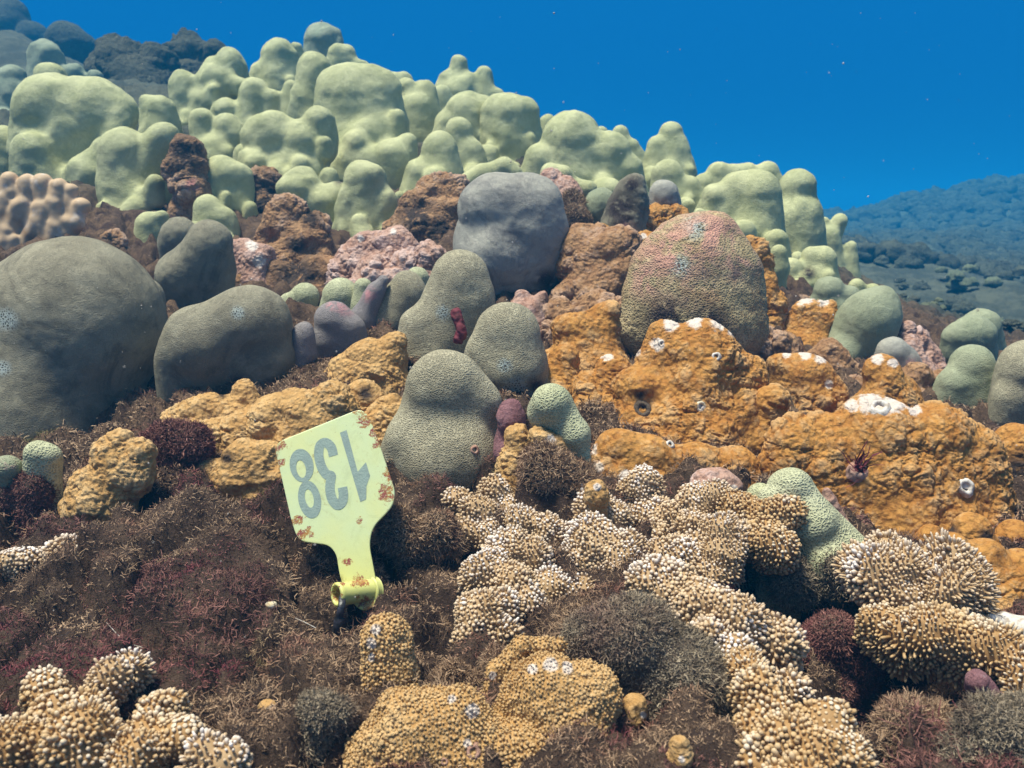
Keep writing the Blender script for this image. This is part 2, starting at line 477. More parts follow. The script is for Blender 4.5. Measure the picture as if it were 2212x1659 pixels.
# ------------------------------------------------------------------ the reef bed (one height field)
CP = [  # view position and distance of points of the bed
    (-300, 1659, .27), (300, 1659, .26), (900, 1680, .26), (1500, 1659, .27), (2100, 1730, .27), (2600, 1730, .28),
    (0, 1350, .36), (500, 1350, .36), (780, 1345, .37), (1200, 1400, .345), (1600, 1480, .32), (2000, 1540, .335), (2300, 1400, .34),
    (0, 1150, .44), (420, 1130, .43), (900, 1130, .445), (1400, 1150, .43), (1900, 1200, .41), (2300, 1200, .41),
    (420, 1060, .458), (650, 1010, .49), (800, 930, .535), (800, 845, .575), (230, 1080, .445), (500, 935, .525), (1100, 1060, .452), (1250, 1010, .46),
    (1100, 880, .55), (1200, 950, .485), (700, 790, .635), (550, 870, .575), (430, 650, .82), (880, 725, .675), (280, 720, .76), (1500, 790, .70), (1350, 560, .87), (1280, 505, .95), (1430, 480, .95),
    (60, 1035, .47), (150, 1010, .54), (0, 990, .56), (300, 960, .55), (1300, 1010, .475), (1850, 1180, .452), (2100, 1160, .452), (1700, 1080, .46), (2250, 1010, .55),
    (100, 700, .85), (500, 700, .82), (850, 740, .72), (1250, 850, .66), (1650, 860, .70), (2100, 905, .72),
    (-200, 560, .95), (150, 530, .98), (550, 580, .95), (900, 560, .95), (1250, 560, .92), (1650, 650, .9), (1950, 810, .84), (2250, 830, .84),
    (150, 430, 1.12), (450, 450, 1.15), (850, 470, 1.1), (1250, 450, 1.08), (1550, 540, 1.05), (1800, 640, 1.02), (2050, 720, 1.05),
    (100, 330, 1.4), (450, 330, 1.35), (750, 380, 1.3), (1150, 380, 1.3), (1450, 420, 1.25), (1700, 520, 1.25), (1850, 600, 1.25),
    (0, 200, 1.75), (300, 230, 1.7), (550, 190, 1.7), (700, 150, 1.78), (900, 210, 1.7), (1100, 270, 1.6), (1300, 330, 1.5), (1500, 400, 1.45), (1700, 480, 1.4), (1800, 560, 1.4),
    (700, 240, 2.4), (1000, 420, 2.4), (1500, 560, 2.3), (1900, 640, 1.8), (2060, 640, 2.3), (2212, 700, 1.7), (2300, 640, 2.2),
    (1950, 570, 4.2), (2200, 535, 5.4), (1800, 480, 9.0), (1900, 455, 9.2), (2000, 435, 9.2), (2212, 395, 9.6), (2500, 330, 10.0), (1500, 560, 9.5), (1000, 560, 9.5), (300, 500, 9.5), (2050, 500, 7.5),
    (-200, 150, 2.4), (150, 170, 2.3), (330, 170, 2.3), (0, 80, 3.2), (150, 130, 3.1), (-300, 40, 3.4), (350, 260, 3.3),
]
CP = [(u, v + (38 if 1.08 <= d <= 1.8 else 16 if .84 <= d < 1.08 else 0), d) for u, v, d in CP]
cpw = np.array([P(*c) for c in CP])
FARZ = np.array([[x, y, -0.9] for x, y in ((-9, 8), (-5, 14), (0, 16), (4, 17), (14, 15), (-14, 2), (16, 4), (0, 21), (-12, 20), (12, 21), (-6, -2), (6, -2))])
NEARZ = np.array([[x, y, 0.075] for x, y in ((-.5, .1), (.5, .1), (0, 0), (-.6, -.4), (.6, -.4), (0, -.6))])
ctrl = np.concatenate([cpw, FARZ, NEARZ])
def _phi(d): return np.sqrt(d * d + 0.0009)        # multiquadric, hardly rings
_A = _phi(np.linalg.norm(ctrl[:, None, :2] - ctrl[None, :, :2], axis=2) + 1e-9)
_n = len(ctrl)
_K = np.zeros((_n + 3, _n + 3)); _K[:_n, :_n] = _A - np.eye(_n) * 0.012
_K[:_n, _n] = 1; _K[:_n, _n + 1:] = ctrl[:, :2]; _K[_n, :_n] = 1; _K[_n + 1:, :_n] = ctrl[:, :2].T
_W = np.linalg.solve(_K, np.concatenate([ctrl[:, 2], [0, 0, 0]]))
BUMPS = []   # x, y, radius, height
def hump(u, v, d, rpx, h):
    p = P(u, v, d); BUMPS.append((p[0], p[1], rpx * d / F, h))

def bed_base(x, y):
    z = np.full(x.shape, _W[_n])
    z = z + _W[_n + 1] * x + _W[_n + 2] * y
    for i in range(_n):
        z = z + _W[i] * _phi(np.sqrt((x - ctrl[i, 0]) ** 2 + (y - ctrl[i, 1]) ** 2))
    return z

def bed(x, y):
    z = bed_base(x, y)
    for bx, by, br, bh in BUMPS:
        z = z + bh * np.exp(-((x - bx) ** 2 + (y - by) ** 2) / (2 * (br * 0.6) ** 2))
    p = np.stack([x, y, np.zeros_like(x)], -1)
    r = np.sqrt(x * x + y * y)
    far = np.clip((r - 1.6) / 1.5, 0, 1)
    p3 = np.stack([x, y, z], -1)
    z = z + 0.009 * fbm(p3, 28, 3, 3) + 0.0035 * fbm(p3, 110, 3, 8)
    crk = np.abs(noise(p3 + 0.006 * noise(p3, 90, 15)[..., None], 42, 17))
    z = z - (1 - far) * 0.016 * np.clip(1 - crk * 4.5, 0, 1) + (1 - far) * 0.004 * np.minimum(crk * 2.5, 1)
    z = z + far * (0.07 * fbm(p, 2.6, 4, 21) + 0.05 * np.maximum(0, 0.55 - worley(p, 5.0, 4)))
    near = 1 - np.clip((r - 0.7) / 0.3, 0, 1)
    z = z + near * (0.012 * np.clip(0.75 - worley(p3 + .007 * noise(p3, 70, 12)[..., None], 40.0, 9), -0.2, 1) + 0.002 * fbm(p3, 260, 2, 61))
    mid = np.clip((r - 0.55) / 0.2, 0, 1) * (1 - far)
    z = z + mid * (0.010 * fbm(p3, 38, 3, 31) + 0.010 * np.minimum(1, 2.5 * np.abs(noise(p3, 34, 33))) + 0.003 * np.minimum(1, 2.5 * np.abs(noise(p3, 80, 34))))
    return z

hump(1480, 1450, .31, 190, .008)        # fuzzy hummock right of the centre
hump(1580, 1620, .275, 150, .004)
hump(1180, 1120, .44, 80, .020)
hump(1760, 1300, .40, 150, -.10)      # dark hollow under the papillae coral
hump(1960, 1500, .34, 110, -.09)
hump(1830, 1480, .33, 120, -.02)
hump(2150, 1640, .27, 150, .016)
hump(1960, 1610, .28, 70, .012)
hump(930, 1440, .335, 60, -.015)
hump(60, 1110, .48, 90, -.03)
hump(520, 1230, .41, 230, .012)
hump(640, 1440, .33, 90, .006)
hump(140, 1290, .385, 150, .007)
hump(520, 1075, .455, 80, -.016)
hump(330, 1110, .44, 60, -.012)
hump(620, 1125, .43, 60, .010)
hump(420, 1150, .42, 60, .008)
hump(900, 1330, .37, 50, -.010)
hump(1200, 1030, .47, 60, -.01)

def build_bed():
    nr_, na = 900, 1250
    t = np.linspace(0, 1, nr_)
    rr = 0.30 * (22 / 0.30) ** (t ** 0.95)
    # finer spacing where the lens is close
    aa = np.linspace(R(-66), R(66), na)
    RR, AA = np.meshgrid(rr, aa, indexing='ij')
    x = RR * np.sin(AA); y = RR * np.cos(AA) - 0.35
    z = bed(x, y)
    V = np.stack([x, y, z], -1).reshape(-1, 3)
    i = np.arange(nr_ - 1)[:, None] * na + np.arange(na - 1)[None, :]
    Q = np.stack([i, i + na, i + na + 1, i + 1], -1).reshape(-1, 4)[:, ::-1]
    rad_ = np.hypot(V[:, 0], V[:, 1])
    me = mk_mesh('ground', V, Q, {'far': np.clip((rad_ - 1.25) / .35, 0, 1), 'near': 1 - np.clip((rad_ - .5) / .12, 0, 1)})
    o = obj('ground', me, M['ground'])
    o['kind'] = 'structure'
build_bed()
print('bed', time.time() - T0)

# ------------------------------------------------------------------ coral builders
def spots(V, items, soft=0.25):
    """smooth 0..1 mask round 3-D points: items (u,v,d,rpx)"""
    a = np.zeros(len(V))
    for (u, v, d, r) in items:
        c = P(u, v, d)
        rad = r * d / F
        ray = c - CAM; ray /= np.linalg.norm(ray)
        q = V - c
        al = q @ ray
        pr = np.linalg.norm(q - al[:, None] * ray, axis=1)
        e = np.clip((rad - pr) / (rad * soft) , 0, 1) * (np.abs(al) < 0.12 * d)
        a = np.maximum(a, e)
    return a

LN = {}
def coral(name, label, cat, mat, d, rows, k=14, cell=4.0, lump=0.0, lumpf=40.0, nod=0.0, nodf=300.0, flat=1.0,
          patch=(), crust=(), dead=(), group=None, foot=True, nubs=None, back=.5):
    L = lob(rows, d, back)
    if foot:
        zb = bed(np.array([q[0][0] for q in L]), np.array([q[0][1] for q in L]))
        gap = np.array([q[0][2] - q[2] for q in L]) - zb
        if gap.min() > -.006:
            for i in np.where(gap < gap.min() + .012)[0]:
                a, b, ra, rb = L[i]
                L.append((a, np.array([a[0], a[1] + .2 * ra, zb[i]]), ra * .95, ra * .9))
    kk = k * d / F
    h = cell * d / F
    lo = np.min([np.minimum(a - ra * max(1, flat), b - rb * max(1, flat)) for a, b, ra, rb in L], 0) - 3 * h - kk
    hi = np.max([np.maximum(a + ra * max(1, flat), b + rb * max(1, flat)) for a, b, ra, rb in L], 0) + 3 * h + kk
    sd_ = sum(ord(c) for c in label) % 29
    lm = lump * d / F
    fn = lambda p: sdf(p, L, kk, flat) - (lm * fbm(p, lumpf, 2, sd_) if lm else 0)
    V, Q = nets(fn, lo, hi, h)
    base = V[np.argmin(V[:, 2])].copy()
    org = np.array([V[:, 0].mean(), V[:, 1].mean(), V[:, 2].min()])
    N = vnormals(V, Q)
    at = {}
    nv = np.zeros(len(V))
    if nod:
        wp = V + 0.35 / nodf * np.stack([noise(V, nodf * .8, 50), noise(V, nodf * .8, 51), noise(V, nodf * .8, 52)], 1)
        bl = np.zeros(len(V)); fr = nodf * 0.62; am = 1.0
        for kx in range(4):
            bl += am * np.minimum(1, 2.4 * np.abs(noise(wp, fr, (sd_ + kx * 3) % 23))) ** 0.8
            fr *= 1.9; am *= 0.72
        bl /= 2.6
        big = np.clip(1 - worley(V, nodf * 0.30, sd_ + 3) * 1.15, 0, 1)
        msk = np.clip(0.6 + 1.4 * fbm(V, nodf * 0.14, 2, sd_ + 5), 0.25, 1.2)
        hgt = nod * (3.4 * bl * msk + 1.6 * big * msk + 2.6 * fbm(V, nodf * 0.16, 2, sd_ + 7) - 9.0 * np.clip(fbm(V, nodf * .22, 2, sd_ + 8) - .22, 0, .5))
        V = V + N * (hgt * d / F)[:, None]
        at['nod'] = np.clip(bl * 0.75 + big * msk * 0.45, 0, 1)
    if not nod:
        V = V + N * ((3.2 * fbm(V, 55, 3, sd_ + 2) + 1.3 * fbm(V, 210, 2, sd_ + 6)) * min(1, d) * d / F * (.7 if mat == 'comb2' else .5 if mat in ('green', 'greyfar') else 1))[:, None]
    at['patch'] = spots(V, [(*s[:2], d, s[2]) for s in patch], 0.8 if nod else 0.6) if patch else np.zeros(len(V))
    at['crust'] = spots(V, [(*s[:2], d, s[2]) for s in crust], 0.9) if crust else np.zeros(len(V))
    at['dead'] = spots(V, [(*s[:2], d, s[2]) for s in dead], 0.7) if dead else np.zeros(len(V))
    if nubs:
        size, spacing, length = nubs
        W, q, m_ = nub_geo(V, Q, size, spacing, length, label, len(V))
        for kx in at: at[kx] = np.concatenate([at[kx], np.zeros(len(W)) if kx != 'nod' else np.tile(0.3 + 0.7 * PTIP, m_)])
        if patch: at['patch'][len(V):] = spots(W, [(*s_[:2], d, s_[2]) for s_ in patch], 0.8)
        V = np.concatenate([V, W]); Q = np.concatenate([Q, q])
    me = mk_mesh(name, V - org, Q, at)
    o = obj(name, me, M[mat], loc=org)
    tag(o, label, cat, group)
    return o

def nub_geo(V, Q, size, spacing, length, label, base, up=0.2):
    rg = np.random.default_rng(sum(ord(c) for c in label))
    a, b, c, e = (V[Q[:, j]] for j in range(4))
    ii = np.repeat(np.arange(len(Q)), 2)
    s1, s2 = rg.random(len(ii)), rg.random(len(ii))
    pts = (a[ii] * ((1 - s1) * (1 - s2))[:, None] + b[ii] * (s1 * (1 - s2))[:, None] + c[ii] * (s1 * s2)[:, None] + e[ii] * ((1 - s1) * s2)[:, None])
    nn = vnormals(V, Q)[Q[ii, 0]]
    okz = pts[:, 2] > bed(pts[:, 0], pts[:, 1]) - 0.002
    back = (nn @ FW) < 0.75
    if (okz & back).sum() < 50: okz |= True
    pts, nn = pts[okz & back], nn[okz & back]
    kp = thin(pts, spacing * 0.001, rg)
    pts, nn = pts[kp], nn[kp]
    m = len(pts)
    nn = nn + rg.normal(size=nn.shape) * 0.16 + np.array([0, -0.05, up]); nn /= np.linalg.norm(nn, axis=1, keepdims=True)
    X, Y = frames(nn, rg)
    rad = size * 0.0005 * rg.uniform(0.6, 1.3, m) * (1 + .5 * fbm(pts, 70, 2, 14))
    ln = length * 0.001 * rg.uniform(0.4, 1.5, m) * (0.9 + 0.9 * fbm(pts, 80, 2, 13))
    W = (pts[:, None] + X[:, None] * (PT[None, :, 0, None] * rad[:, None, None]) + Y[:, None] * (PT[None, :, 1, None] * rad[:, None, None])
         + nn[:, None] * (PT[None, :, 2, None] * ln[:, None, None])).reshape(-1, 3)
    q = (PQ[None] + (np.arange(m) * len(PT))[:, None, None]).reshape(-1, 4) + base
    global NUBZ
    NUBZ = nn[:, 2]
    return W, q, m

# template for one papilla (a small blunt finger), unit length, unit radius
_sides = 6
_prof = [(0.9, -0.25), (0.9, 0.25), (1.08, 0.62), (0.86, 0.90)]
_tv = [(r * math.cos(2 * math.pi * k / _sides), r * math.sin(2 * math.pi * k / _sides), z) for r, z in _prof for k in range(_sides)] + [(0, 0, 1.05)]
PT = np.array(_tv)
_q = []
for i_ in range(len(_prof) - 1):
    for k_ in range(_sides):
        a_ = i_ * _sides + k_; b_ = i_ * _sides + (k_ + 1) % _sides
        _q.append((a_, b_, b_ + _sides, a_ + _sides))
_l = (len(_prof) - 1) * _sides
for k_ in range(0, _sides, 2):
    _q.append((_l + k_, _l + (k_ + 1) % _sides, _l + (k_ + 2) % _sides, _l + _sides))
PQ = np.array(_q)
PTIP = np.clip(PT[:, 2], 0, 1)

def thin(pts, cell, rg):
    """poisson-like thinning on a hash grid"""
    order = rg.permutation(len(pts))
    taken = {}
    keep = []
    inv = 1.0 / cell
    c2 = cell * cell
    G_ = np.floor(pts * inv).astype(int)
    for i in order:
        g0 = tuple(G_[i]); ok = True
        for dx in (-1, 0, 1):
            for dy in (-1, 0, 1):
                for dz in (-1, 0, 1):
                    for j in taken.get((g0[0] + dx, g0[1] + dy, g0[2] + dz), ()):
                        q = pts[i] - pts[j]
                        if q[0] * q[0] + q[1] * q[1] + q[2] * q[2] < c2:
                            ok = False; break
                    if not ok: break
                if not ok: break
            if not ok: break
        if ok:
            taken.setdefault(g0, []).append(i); keep.append(i)
    return np.array(keep)

def frames(N, rg):
    a = rg.normal(size=N.shape)
    X = np.cross(N, a); X /= np.linalg.norm(X, axis=1, keepdims=True) + 1e-9
    return X, np.cross(N, X)

def papillae(name, label, cat, mat, lumps, k=14, size=1.3, group=None, spacing=1.35, length=1.75):
    """lumps (u,v,r,d) merged, then covered in blunt papillae; sizes in mm"""
    L = []
    for l in lumps:
        u, v, r, d = l
        r = r * 1.18; d = d - (.012 if v > 1450 else .004)
        s = d / F
        L.append((P(u, v + r * 0.5, d + r * s * 0.4), P(u, v, d), r * s * 0.8, r * s * 0.85))
    d = np.mean([l[3] for l in lumps])
    h = 4.0 * d / F; kk = k * d / F
    lo = np.min([np.minimum(a - ra, b - rb) for a, b, ra, rb in L], 0) - 5 * h - kk
    hi = np.max([np.maximum(a + ra, b + rb) for a, b, ra, rb in L], 0) + 5 * h + kk
    V, Q = nets(lambda p: sdf(p, L, kk) - 0.0035 * fbm(p, 95, 2, 5), lo, hi, h)
    org = np.array([V[:, 0].mean(), V[:, 1].mean(), V[:, 2].min()])
    W, q, m = nub_geo(V, Q, size, spacing, length, label, len(V))
    rg = np.random.default_rng(3)
    tip = np.concatenate([np.zeros(len(V)), np.tile(PTIP, m) * np.repeat(rg.uniform(0.55, 1.15, m), len(PT))])
    toplit_pale = np.concatenate([np.zeros(len(V)), np.repeat(NUBZ, len(PT))])  # upward facing of each papilla, drives the pigment and painted top light
    me = mk_mesh(name, np.concatenate([V, W]) - org, np.concatenate([Q, q]), {'tip': np.clip(tip, 0, 1), 'toplit_pale': toplit_pale})
    o = obj(name, me, M[mat], loc=org)
    tag(o, label, cat, group)
    return o

def strands(pts, nn, length, width, rg, seg=3):
    """curly little ribbons of three quads; returns V, Q"""
    m = len(pts)
    nn = nn + rg.normal(size=nn.shape) * 0.6; nn /= np.linalg.norm(nn, axis=1, keepdims=True)
    X, Y = frames(nn, rg)
    ln = (length * rg.uniform(0.4, 1.5, m) * (1 + 1.1 * fbm(pts, 60, 2, 44)))[:, None]; wd = width * rg.uniform(0.6, 1.4, m)
    c = [pts - nn * ln * 0.1]
    dr = nn.copy()
    for k in range(3):
        dr = dr + rg.normal(size=dr.shape) * 0.65; dr /= np.linalg.norm(dr, axis=1, keepdims=True)
        c.append(c[-1] + dr * ln * 0.37)
    hw = X * (wd / 2)[:, None]
    V = np.stack([c[0] - hw, c[0] + hw, c[1] - hw, c[1] + hw, c[2] - hw * 0.9, c[2] + hw * 0.9, c[3] - hw * 0.5, c[3] + hw * 0.5], 1).reshape(-1, 3)
    q = np.array([[0, 1, 3, 2], [2, 3, 5, 4], [4, 5, 7, 6]])
    Q = (q[None] + (np.arange(m) * 8)[:, None, None]).reshape(-1, 4)
    return V, Q, 8

def fuzz_mesh(name, pts, nn, length, width, mat, rg, parent=None, org=None):
    V, Q, kx = strands(pts, nn, length, width, rg)
    tint = np.repeat(np.clip(rg.normal(0.5, 0.3, len(pts)), 0, 1), kx)
    org = np.zeros(3) if org is None else org
    me = mk_mesh(name, V - org, Q, {'tint': tint}, smooth=False)
    return obj(name, me, M[mat], parent, None if parent is not None else org)

def bed_points(n, poly, rg, dens=None):
    """random bed points whose bed position falls in the given world polygon bounds (x0,x1,y0,y1)"""
    x0, x1, y0, y1 = poly
    x = rg.uniform(x0, x1, n); y = rg.uniform(y0, y1, n)
    if dens is not None:
        kx = rg.random(n) < dens(x, y); x, y = x[kx], y[kx]
    z = bed(x, y); e_ = 0.0012
    gx = (bed(x + e_, y) - z) / e_; gy = (bed(x, y + e_) - z) / e_
    N = np.stack([-gx, -gy, np.ones_like(x)], 1); N /= np.linalg.norm(N, axis=1, keepdims=True)
    return np.stack([x, y, z], 1), N

def fuzz_rock(name, label, cat, d, rows, fmat='fuzz', n=9000, length=.0035, width=.00035, rockmat='brownrock', k=22, lump=26, lumpf=30, group=None):
    n = int(n * 1.7); length *= .72; width *= .85
    """rounded rock with its coat of turf algae as a part"""
    L = lob(rows, d); kk = k * d / F; h = 4.5 * d / F
    lo = np.min([np.minimum(a - ra, b - rb) for a, b, ra, rb in L], 0) - 3 * h - kk
    hi = np.max([np.maximum(a + ra, b + rb) for a, b, ra, rb in L], 0) + 3 * h + kk
    V, Q = nets(lambda p: sdf(p, L, kk) - lump * d / F * fbm(p, lumpf, 3, 6), lo, hi, h)
    org = np.array([V[:, 0].mean(), V[:, 1].mean(), V[:, 2].min()])
    e_ = empty(name, org); tag(e_, label, cat, group)
    obj('rock', mk_mesh('rock', V - org, Q), M[rockmat], e_)
    rg = np.random.default_rng(len(label) * 7 + int(d * 1000))
    VN = vnormals(V, Q)
    c_ = np.clip(rg.integers(0, len(Q), n), 0, len(Q) - 1)
    w_ = rg.dirichlet((1, 1, 1, 1), n)
    pts = sum(V[Q[c_, j]] * w_[:, j, None] for j in range(4))
    nn = VN[Q[c_, 0]]
    ok = (nn @ FW < 0.6)
    f_ = fuzz_mesh('turf_algae', pts[ok], nn[ok] + np.array([0, 0, 0.3]), length, width, fmat, rg, e_, org)
    f_['kind'] = 'stuff'
    return e_

# ================================================================== the corals of the green mound
LC = 'coral'
GM = 'green lobe corals of the mound'
def green(label, d, rows, **kw):
    kw.setdefault('lump', 6); kw.setdefault('lumpf', 34); kw.setdefault('k', 13)
    if kw.pop('skirt', True):
        rk = np.random.default_rng(len(label) + int(rows[0][0]))
        ex = []
        for r in rows:
            if r[2] < 30: continue
            for _ in range(2 if r[2] < 60 else 4):
                rr = rk.uniform(.24, .42) * r[2]
                u_ = r[0] + rk.uniform(-1.05, 1.05) * r[2]; v_ = r[1] + rk.uniform(-.1, 1.1) * r[2]
                dd = d - (r[2] * .55 + rk.uniform(0, .35) * r[2]) * d / F
                ex.append((u_ + rk.uniform(-6, 6), v_ + rr * 1.5, rr * 1.15, u_, v_, rr, dd))
        rows = [(r[0], r[1] + 0.5 * r[2], r[2] * 1.06, r[3], r[4] + .03 * r[5], r[5] * 1.06) for r in rows] + ex
    return coral('lobe_coral', label, LC, kw.pop('mat', 'green'), d, rows, group=kw.pop('group', GM), **kw)

green('large round pale green lobe at the far left, above the knobby finger coral', 1.3, [(150, 300, 95, 118, 240, 78), (150, 300, 95, 205, 245, 72), (225, 250, 45, 268, 238, 22), (60, 290, 30, 60, 280, 30)], lump=6, k=30)
green('small green lobe cut by the left picture edge, under the grey stack', 1.34, [(0, 400, 45, 8, 312, 38), (20, 350, 30, 20, 340, 30)])
green('pale lobe peeping out behind the large round far left lobe', 1.55, [(110, 200, 50, 108, 168, 32)])
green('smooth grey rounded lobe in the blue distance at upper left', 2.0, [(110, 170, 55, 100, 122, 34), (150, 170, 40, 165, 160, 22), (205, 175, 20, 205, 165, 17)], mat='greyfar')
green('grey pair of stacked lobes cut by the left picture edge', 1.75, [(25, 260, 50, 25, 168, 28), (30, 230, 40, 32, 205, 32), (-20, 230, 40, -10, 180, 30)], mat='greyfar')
green('low pale lobe between the far left round lobe and the dark crevice', 1.48, [(350, 280, 48, 345, 238, 32), (325, 240, 25, 318, 222, 16)])
green('tall stepped green colony left of the dark vertical gap', 1.17, [(285, 400, 62, 268, 328, 52), (290, 370, 50, 352, 298, 34), (262, 440, 42, 252, 402, 30), (300, 470, 55, 290, 418, 40), (275, 500, 45, 262, 470, 40), (235, 400, 22, 232, 375, 16)])
green('narrow green plate standing at the edge of the dark crevice', 1.19, [(378, 470, 26, 366, 350, 20), (392, 440, 22, 372, 380, 20)], lump=2)
green('shaded round green lobe facing front beside the dark crevice', 1.16, [(495, 420, 52, 478, 380, 40), (520, 420, 40, 515, 385, 32)])
green('small upright knob behind the shaded round lobe', 1.24, [(530, 380, 28, 530, 335, 24)])
green('small rounded green lobe above the olive twin lobes', 1.08, [(460, 495, 44, 448, 450, 28), (490, 495, 30, 480, 470, 25)])
green('little folded green lobe low beside the olive twin lobes', 1.04, [(325, 520, 38, 322, 485, 30), (345, 495, 18, 350, 470, 16)])
green('twin knobbed green lobes with a dark slit between them', 1.33, [(440, 330, 34, 436, 262, 26), (490, 320, 40, 492, 278, 30), (515, 310, 25, 512, 290, 22), (430, 340, 45, 470, 330, 40)], k=12)
green('upper left cluster of green humps under the dark distant rock', 1.58, [(405, 250, 34, 397, 186, 30), (468, 240, 60, 466, 178, 38), (430, 260, 50, 440, 220, 30), (505, 160, 34, 498, 130, 27), (455, 160, 20, 462, 140, 18), (480, 180, 45, 500, 150, 30)])
green('leaning green hump with a forked base in the middle of the mound', 1.5, [(540, 270, 38, 550, 192, 28), (590, 270, 38, 585, 218, 22), (500, 260, 32, 490, 238, 24), (635, 270, 40, 630, 190, 16)])
green('round topped green pillar on the skyline left of the summit lobe', 1.66, [(605, 200, 55, 600, 118, 34), (630, 150, 30, 628, 120, 16), (560, 190, 35, 560, 150, 14)])
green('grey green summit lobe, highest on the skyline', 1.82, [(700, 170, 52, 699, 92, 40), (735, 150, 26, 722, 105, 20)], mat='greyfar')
green('row of small green humps behind the summit, right of its lobe', 1.72, [(722, 160, 36, 728, 118, 22), (765, 160, 28, 752, 118, 16), (785, 170, 26, 783, 140, 12), (640, 120, 20, 640, 104, 12)])
green('tall rounded green column left of the biggest green dome', 1.44, [(668, 260, 46, 678, 145, 34), (655, 250, 30, 660, 210, 30)])
green('biggest green dome, lumpy faced, in the middle of the mound', 1.36, [(795, 330, 98, 770, 205, 62), (800, 300, 90, 810, 190, 42), (840, 410, 62, 830, 330, 55), (720, 300, 50, 720, 190, 34), (850, 450, 45, 850, 400, 45), (750, 260, 60, 740, 200, 50), (830, 230, 50, 835, 200, 34)], lump=6, lumpf=30, cell=3.6, k=22)
green('lumpy pale green slope running down left of the biggest dome', 1.24, [(600, 330, 62, 590, 290, 48), (570, 330, 42, 560, 300, 38), (655, 370, 62, 650, 310, 45), (690, 300, 40, 690, 260, 30), (680, 420, 50, 660, 380, 44), (620, 400, 55, 620, 360, 45)], lump=6, lumpf=34, cell=3.6)
green('drooping pale green lobe hanging above the rusty coral', 1.12, [(660, 440, 52, 650, 408, 44), (715, 490, 32, 705, 440, 40), (740, 440, 28, 730, 420, 26)], lump=8, lumpf=50, dead=[(735, 385, 22)])
green('upright pointed green lobe in front of the biggest dome', 1.07, [(795, 460, 66, 790, 390, 44), (835, 480, 36, 826, 440, 34), (750, 480, 30, 760, 430, 28)], lump=7, lumpf=46)
green('smooth green shoulder lobe just right of the biggest dome', 1.5, [(905, 330, 46, 896, 238, 38), (890, 220, 26, 877, 190, 22), (935, 250, 24, 920, 195, 20)], lump=3)
green('row of slim green knobs behind the shoulder lobe', 1.65, [(870, 210, 32, 870, 178, 22), (905, 200, 30, 912, 190, 18), (965, 240, 30, 955, 205, 20), (840, 180, 20, 845, 170, 14)], lump=3)
green('rounded green lobe at the right foot of the biggest dome', 1.24, [(952, 390, 60, 950, 326, 38), (900, 410, 40, 905, 375, 30)], lump=4)
green('jagged green crest with two pointed peaks on the skyline', 1.75, [(1000, 250, 62, 990, 200, 34), (985, 180, 26, 991, 136, 17), (1020, 200, 28, 1012, 175, 18), (1050, 220, 28, 1046, 160, 17), (960, 200, 28, 965, 170, 16), (1080, 230, 30, 1075, 205, 14)], lump=4, k=12)
green('arched green folds left of the round fluted lobe', 1.45, [(1000, 330, 60, 1010, 245, 44), (960, 330, 34, 965, 270, 28), (1040, 260, 36, 1045, 235, 26)], lump=5)
green('small knob topped green column in front of the arched folds', 1.36, [(1000, 370, 38, 990, 285, 30), (1020, 370, 40, 1015, 330, 30)], lump=4)
green('round fluted green lobe on the skyline in the middle', 1.42, [(1100, 320, 66, 1102, 250, 48), (1075, 270, 40, 1072, 240, 30), (1140, 280, 34, 1135, 245, 30)], lump=6)
green('low sausage shaped green ridge behind the big smoky lobe', 1.17, [(1000, 400, 32, 1040, 378, 24), (1040, 378, 26, 1090, 362, 22), (1120, 400, 30, 1110, 375, 18)], lump=2)
green('broad double green dome in the middle of the right skyline', 1.32, [(1240, 380, 92, 1236, 305, 62), (1160, 380, 48, 1170, 345, 36), (1320, 390, 70, 1312, 335, 48), (1360, 400, 42, 1350, 370, 36), (1240, 410, 60, 1250, 390, 50)], lump=6, cell=3.6)
green('little green humps peeping over behind the broad double dome', 1.5, [(1185, 300, 28, 1182, 265, 17), (1298, 310, 22, 1298, 286, 14), (1345, 330, 30, 1340, 288, 17), (1375, 340, 28, 1365, 315, 16)], lump=2, k=10)
green('narrow pale green sliver lying on pink crust below the broad double dome', 1.05, [(1190, 365, 24, 1215, 378, 22), (1230, 395, 28, 1270, 410, 20)], lump=4, crust=[(1185, 385, 24)])
green('steep pointed green peak on the skyline right of the broad dome', 1.4, [(1450, 370, 50, 1450, 287, 24), (1415, 370, 36, 1418, 315, 20), (1470, 360, 34, 1466, 310, 18)], lump=3)
green('pointed green lobe behind the dark brown cone', 1.18, [(1450, 430, 52, 1442, 378, 33), (1500, 430, 30, 1490, 400, 20)], lump=3)
green('smooth broad shouldered green dome above the brown boulder', 1.1, [(1620, 500, 78, 1632, 420, 52), (1560, 460, 50, 1590, 410, 35), (1540, 440, 38, 1545, 425, 28), (1620, 540, 40, 1620, 500, 50)], lump=4, cell=3.6)
green('folded green ridge along the skyline behind the broad shouldered dome', 1.26, [(1560, 420, 45, 1552, 375, 26), (1620, 400, 45, 1612, 378, 26), (1665, 400, 36, 1658, 375, 24), (1520, 420, 34, 1520, 395, 22), (1590, 390, 30, 1585, 380, 25)], lump=4)
green('green column with stacked bulges at the right end of the mound', 1.2, [(1715, 560, 64, 1722, 470, 48), (1722, 440, 42, 1722, 402, 38), (1690, 560, 55, 1690, 480, 40), (1745, 520, 36, 1748, 455, 26)], lump=5, cell=3.6)
green('slim green fingers beside the blue water right of the stacked bulges', 1.34, [(1795, 600, 34, 1788, 512, 24), (1832, 600, 26, 1836, 535, 16), (1800, 500, 20, 1812, 478, 17), (1785, 490, 14, 1780, 478, 10)], lump=4, k=9, dead=[(1768, 490, 14)])
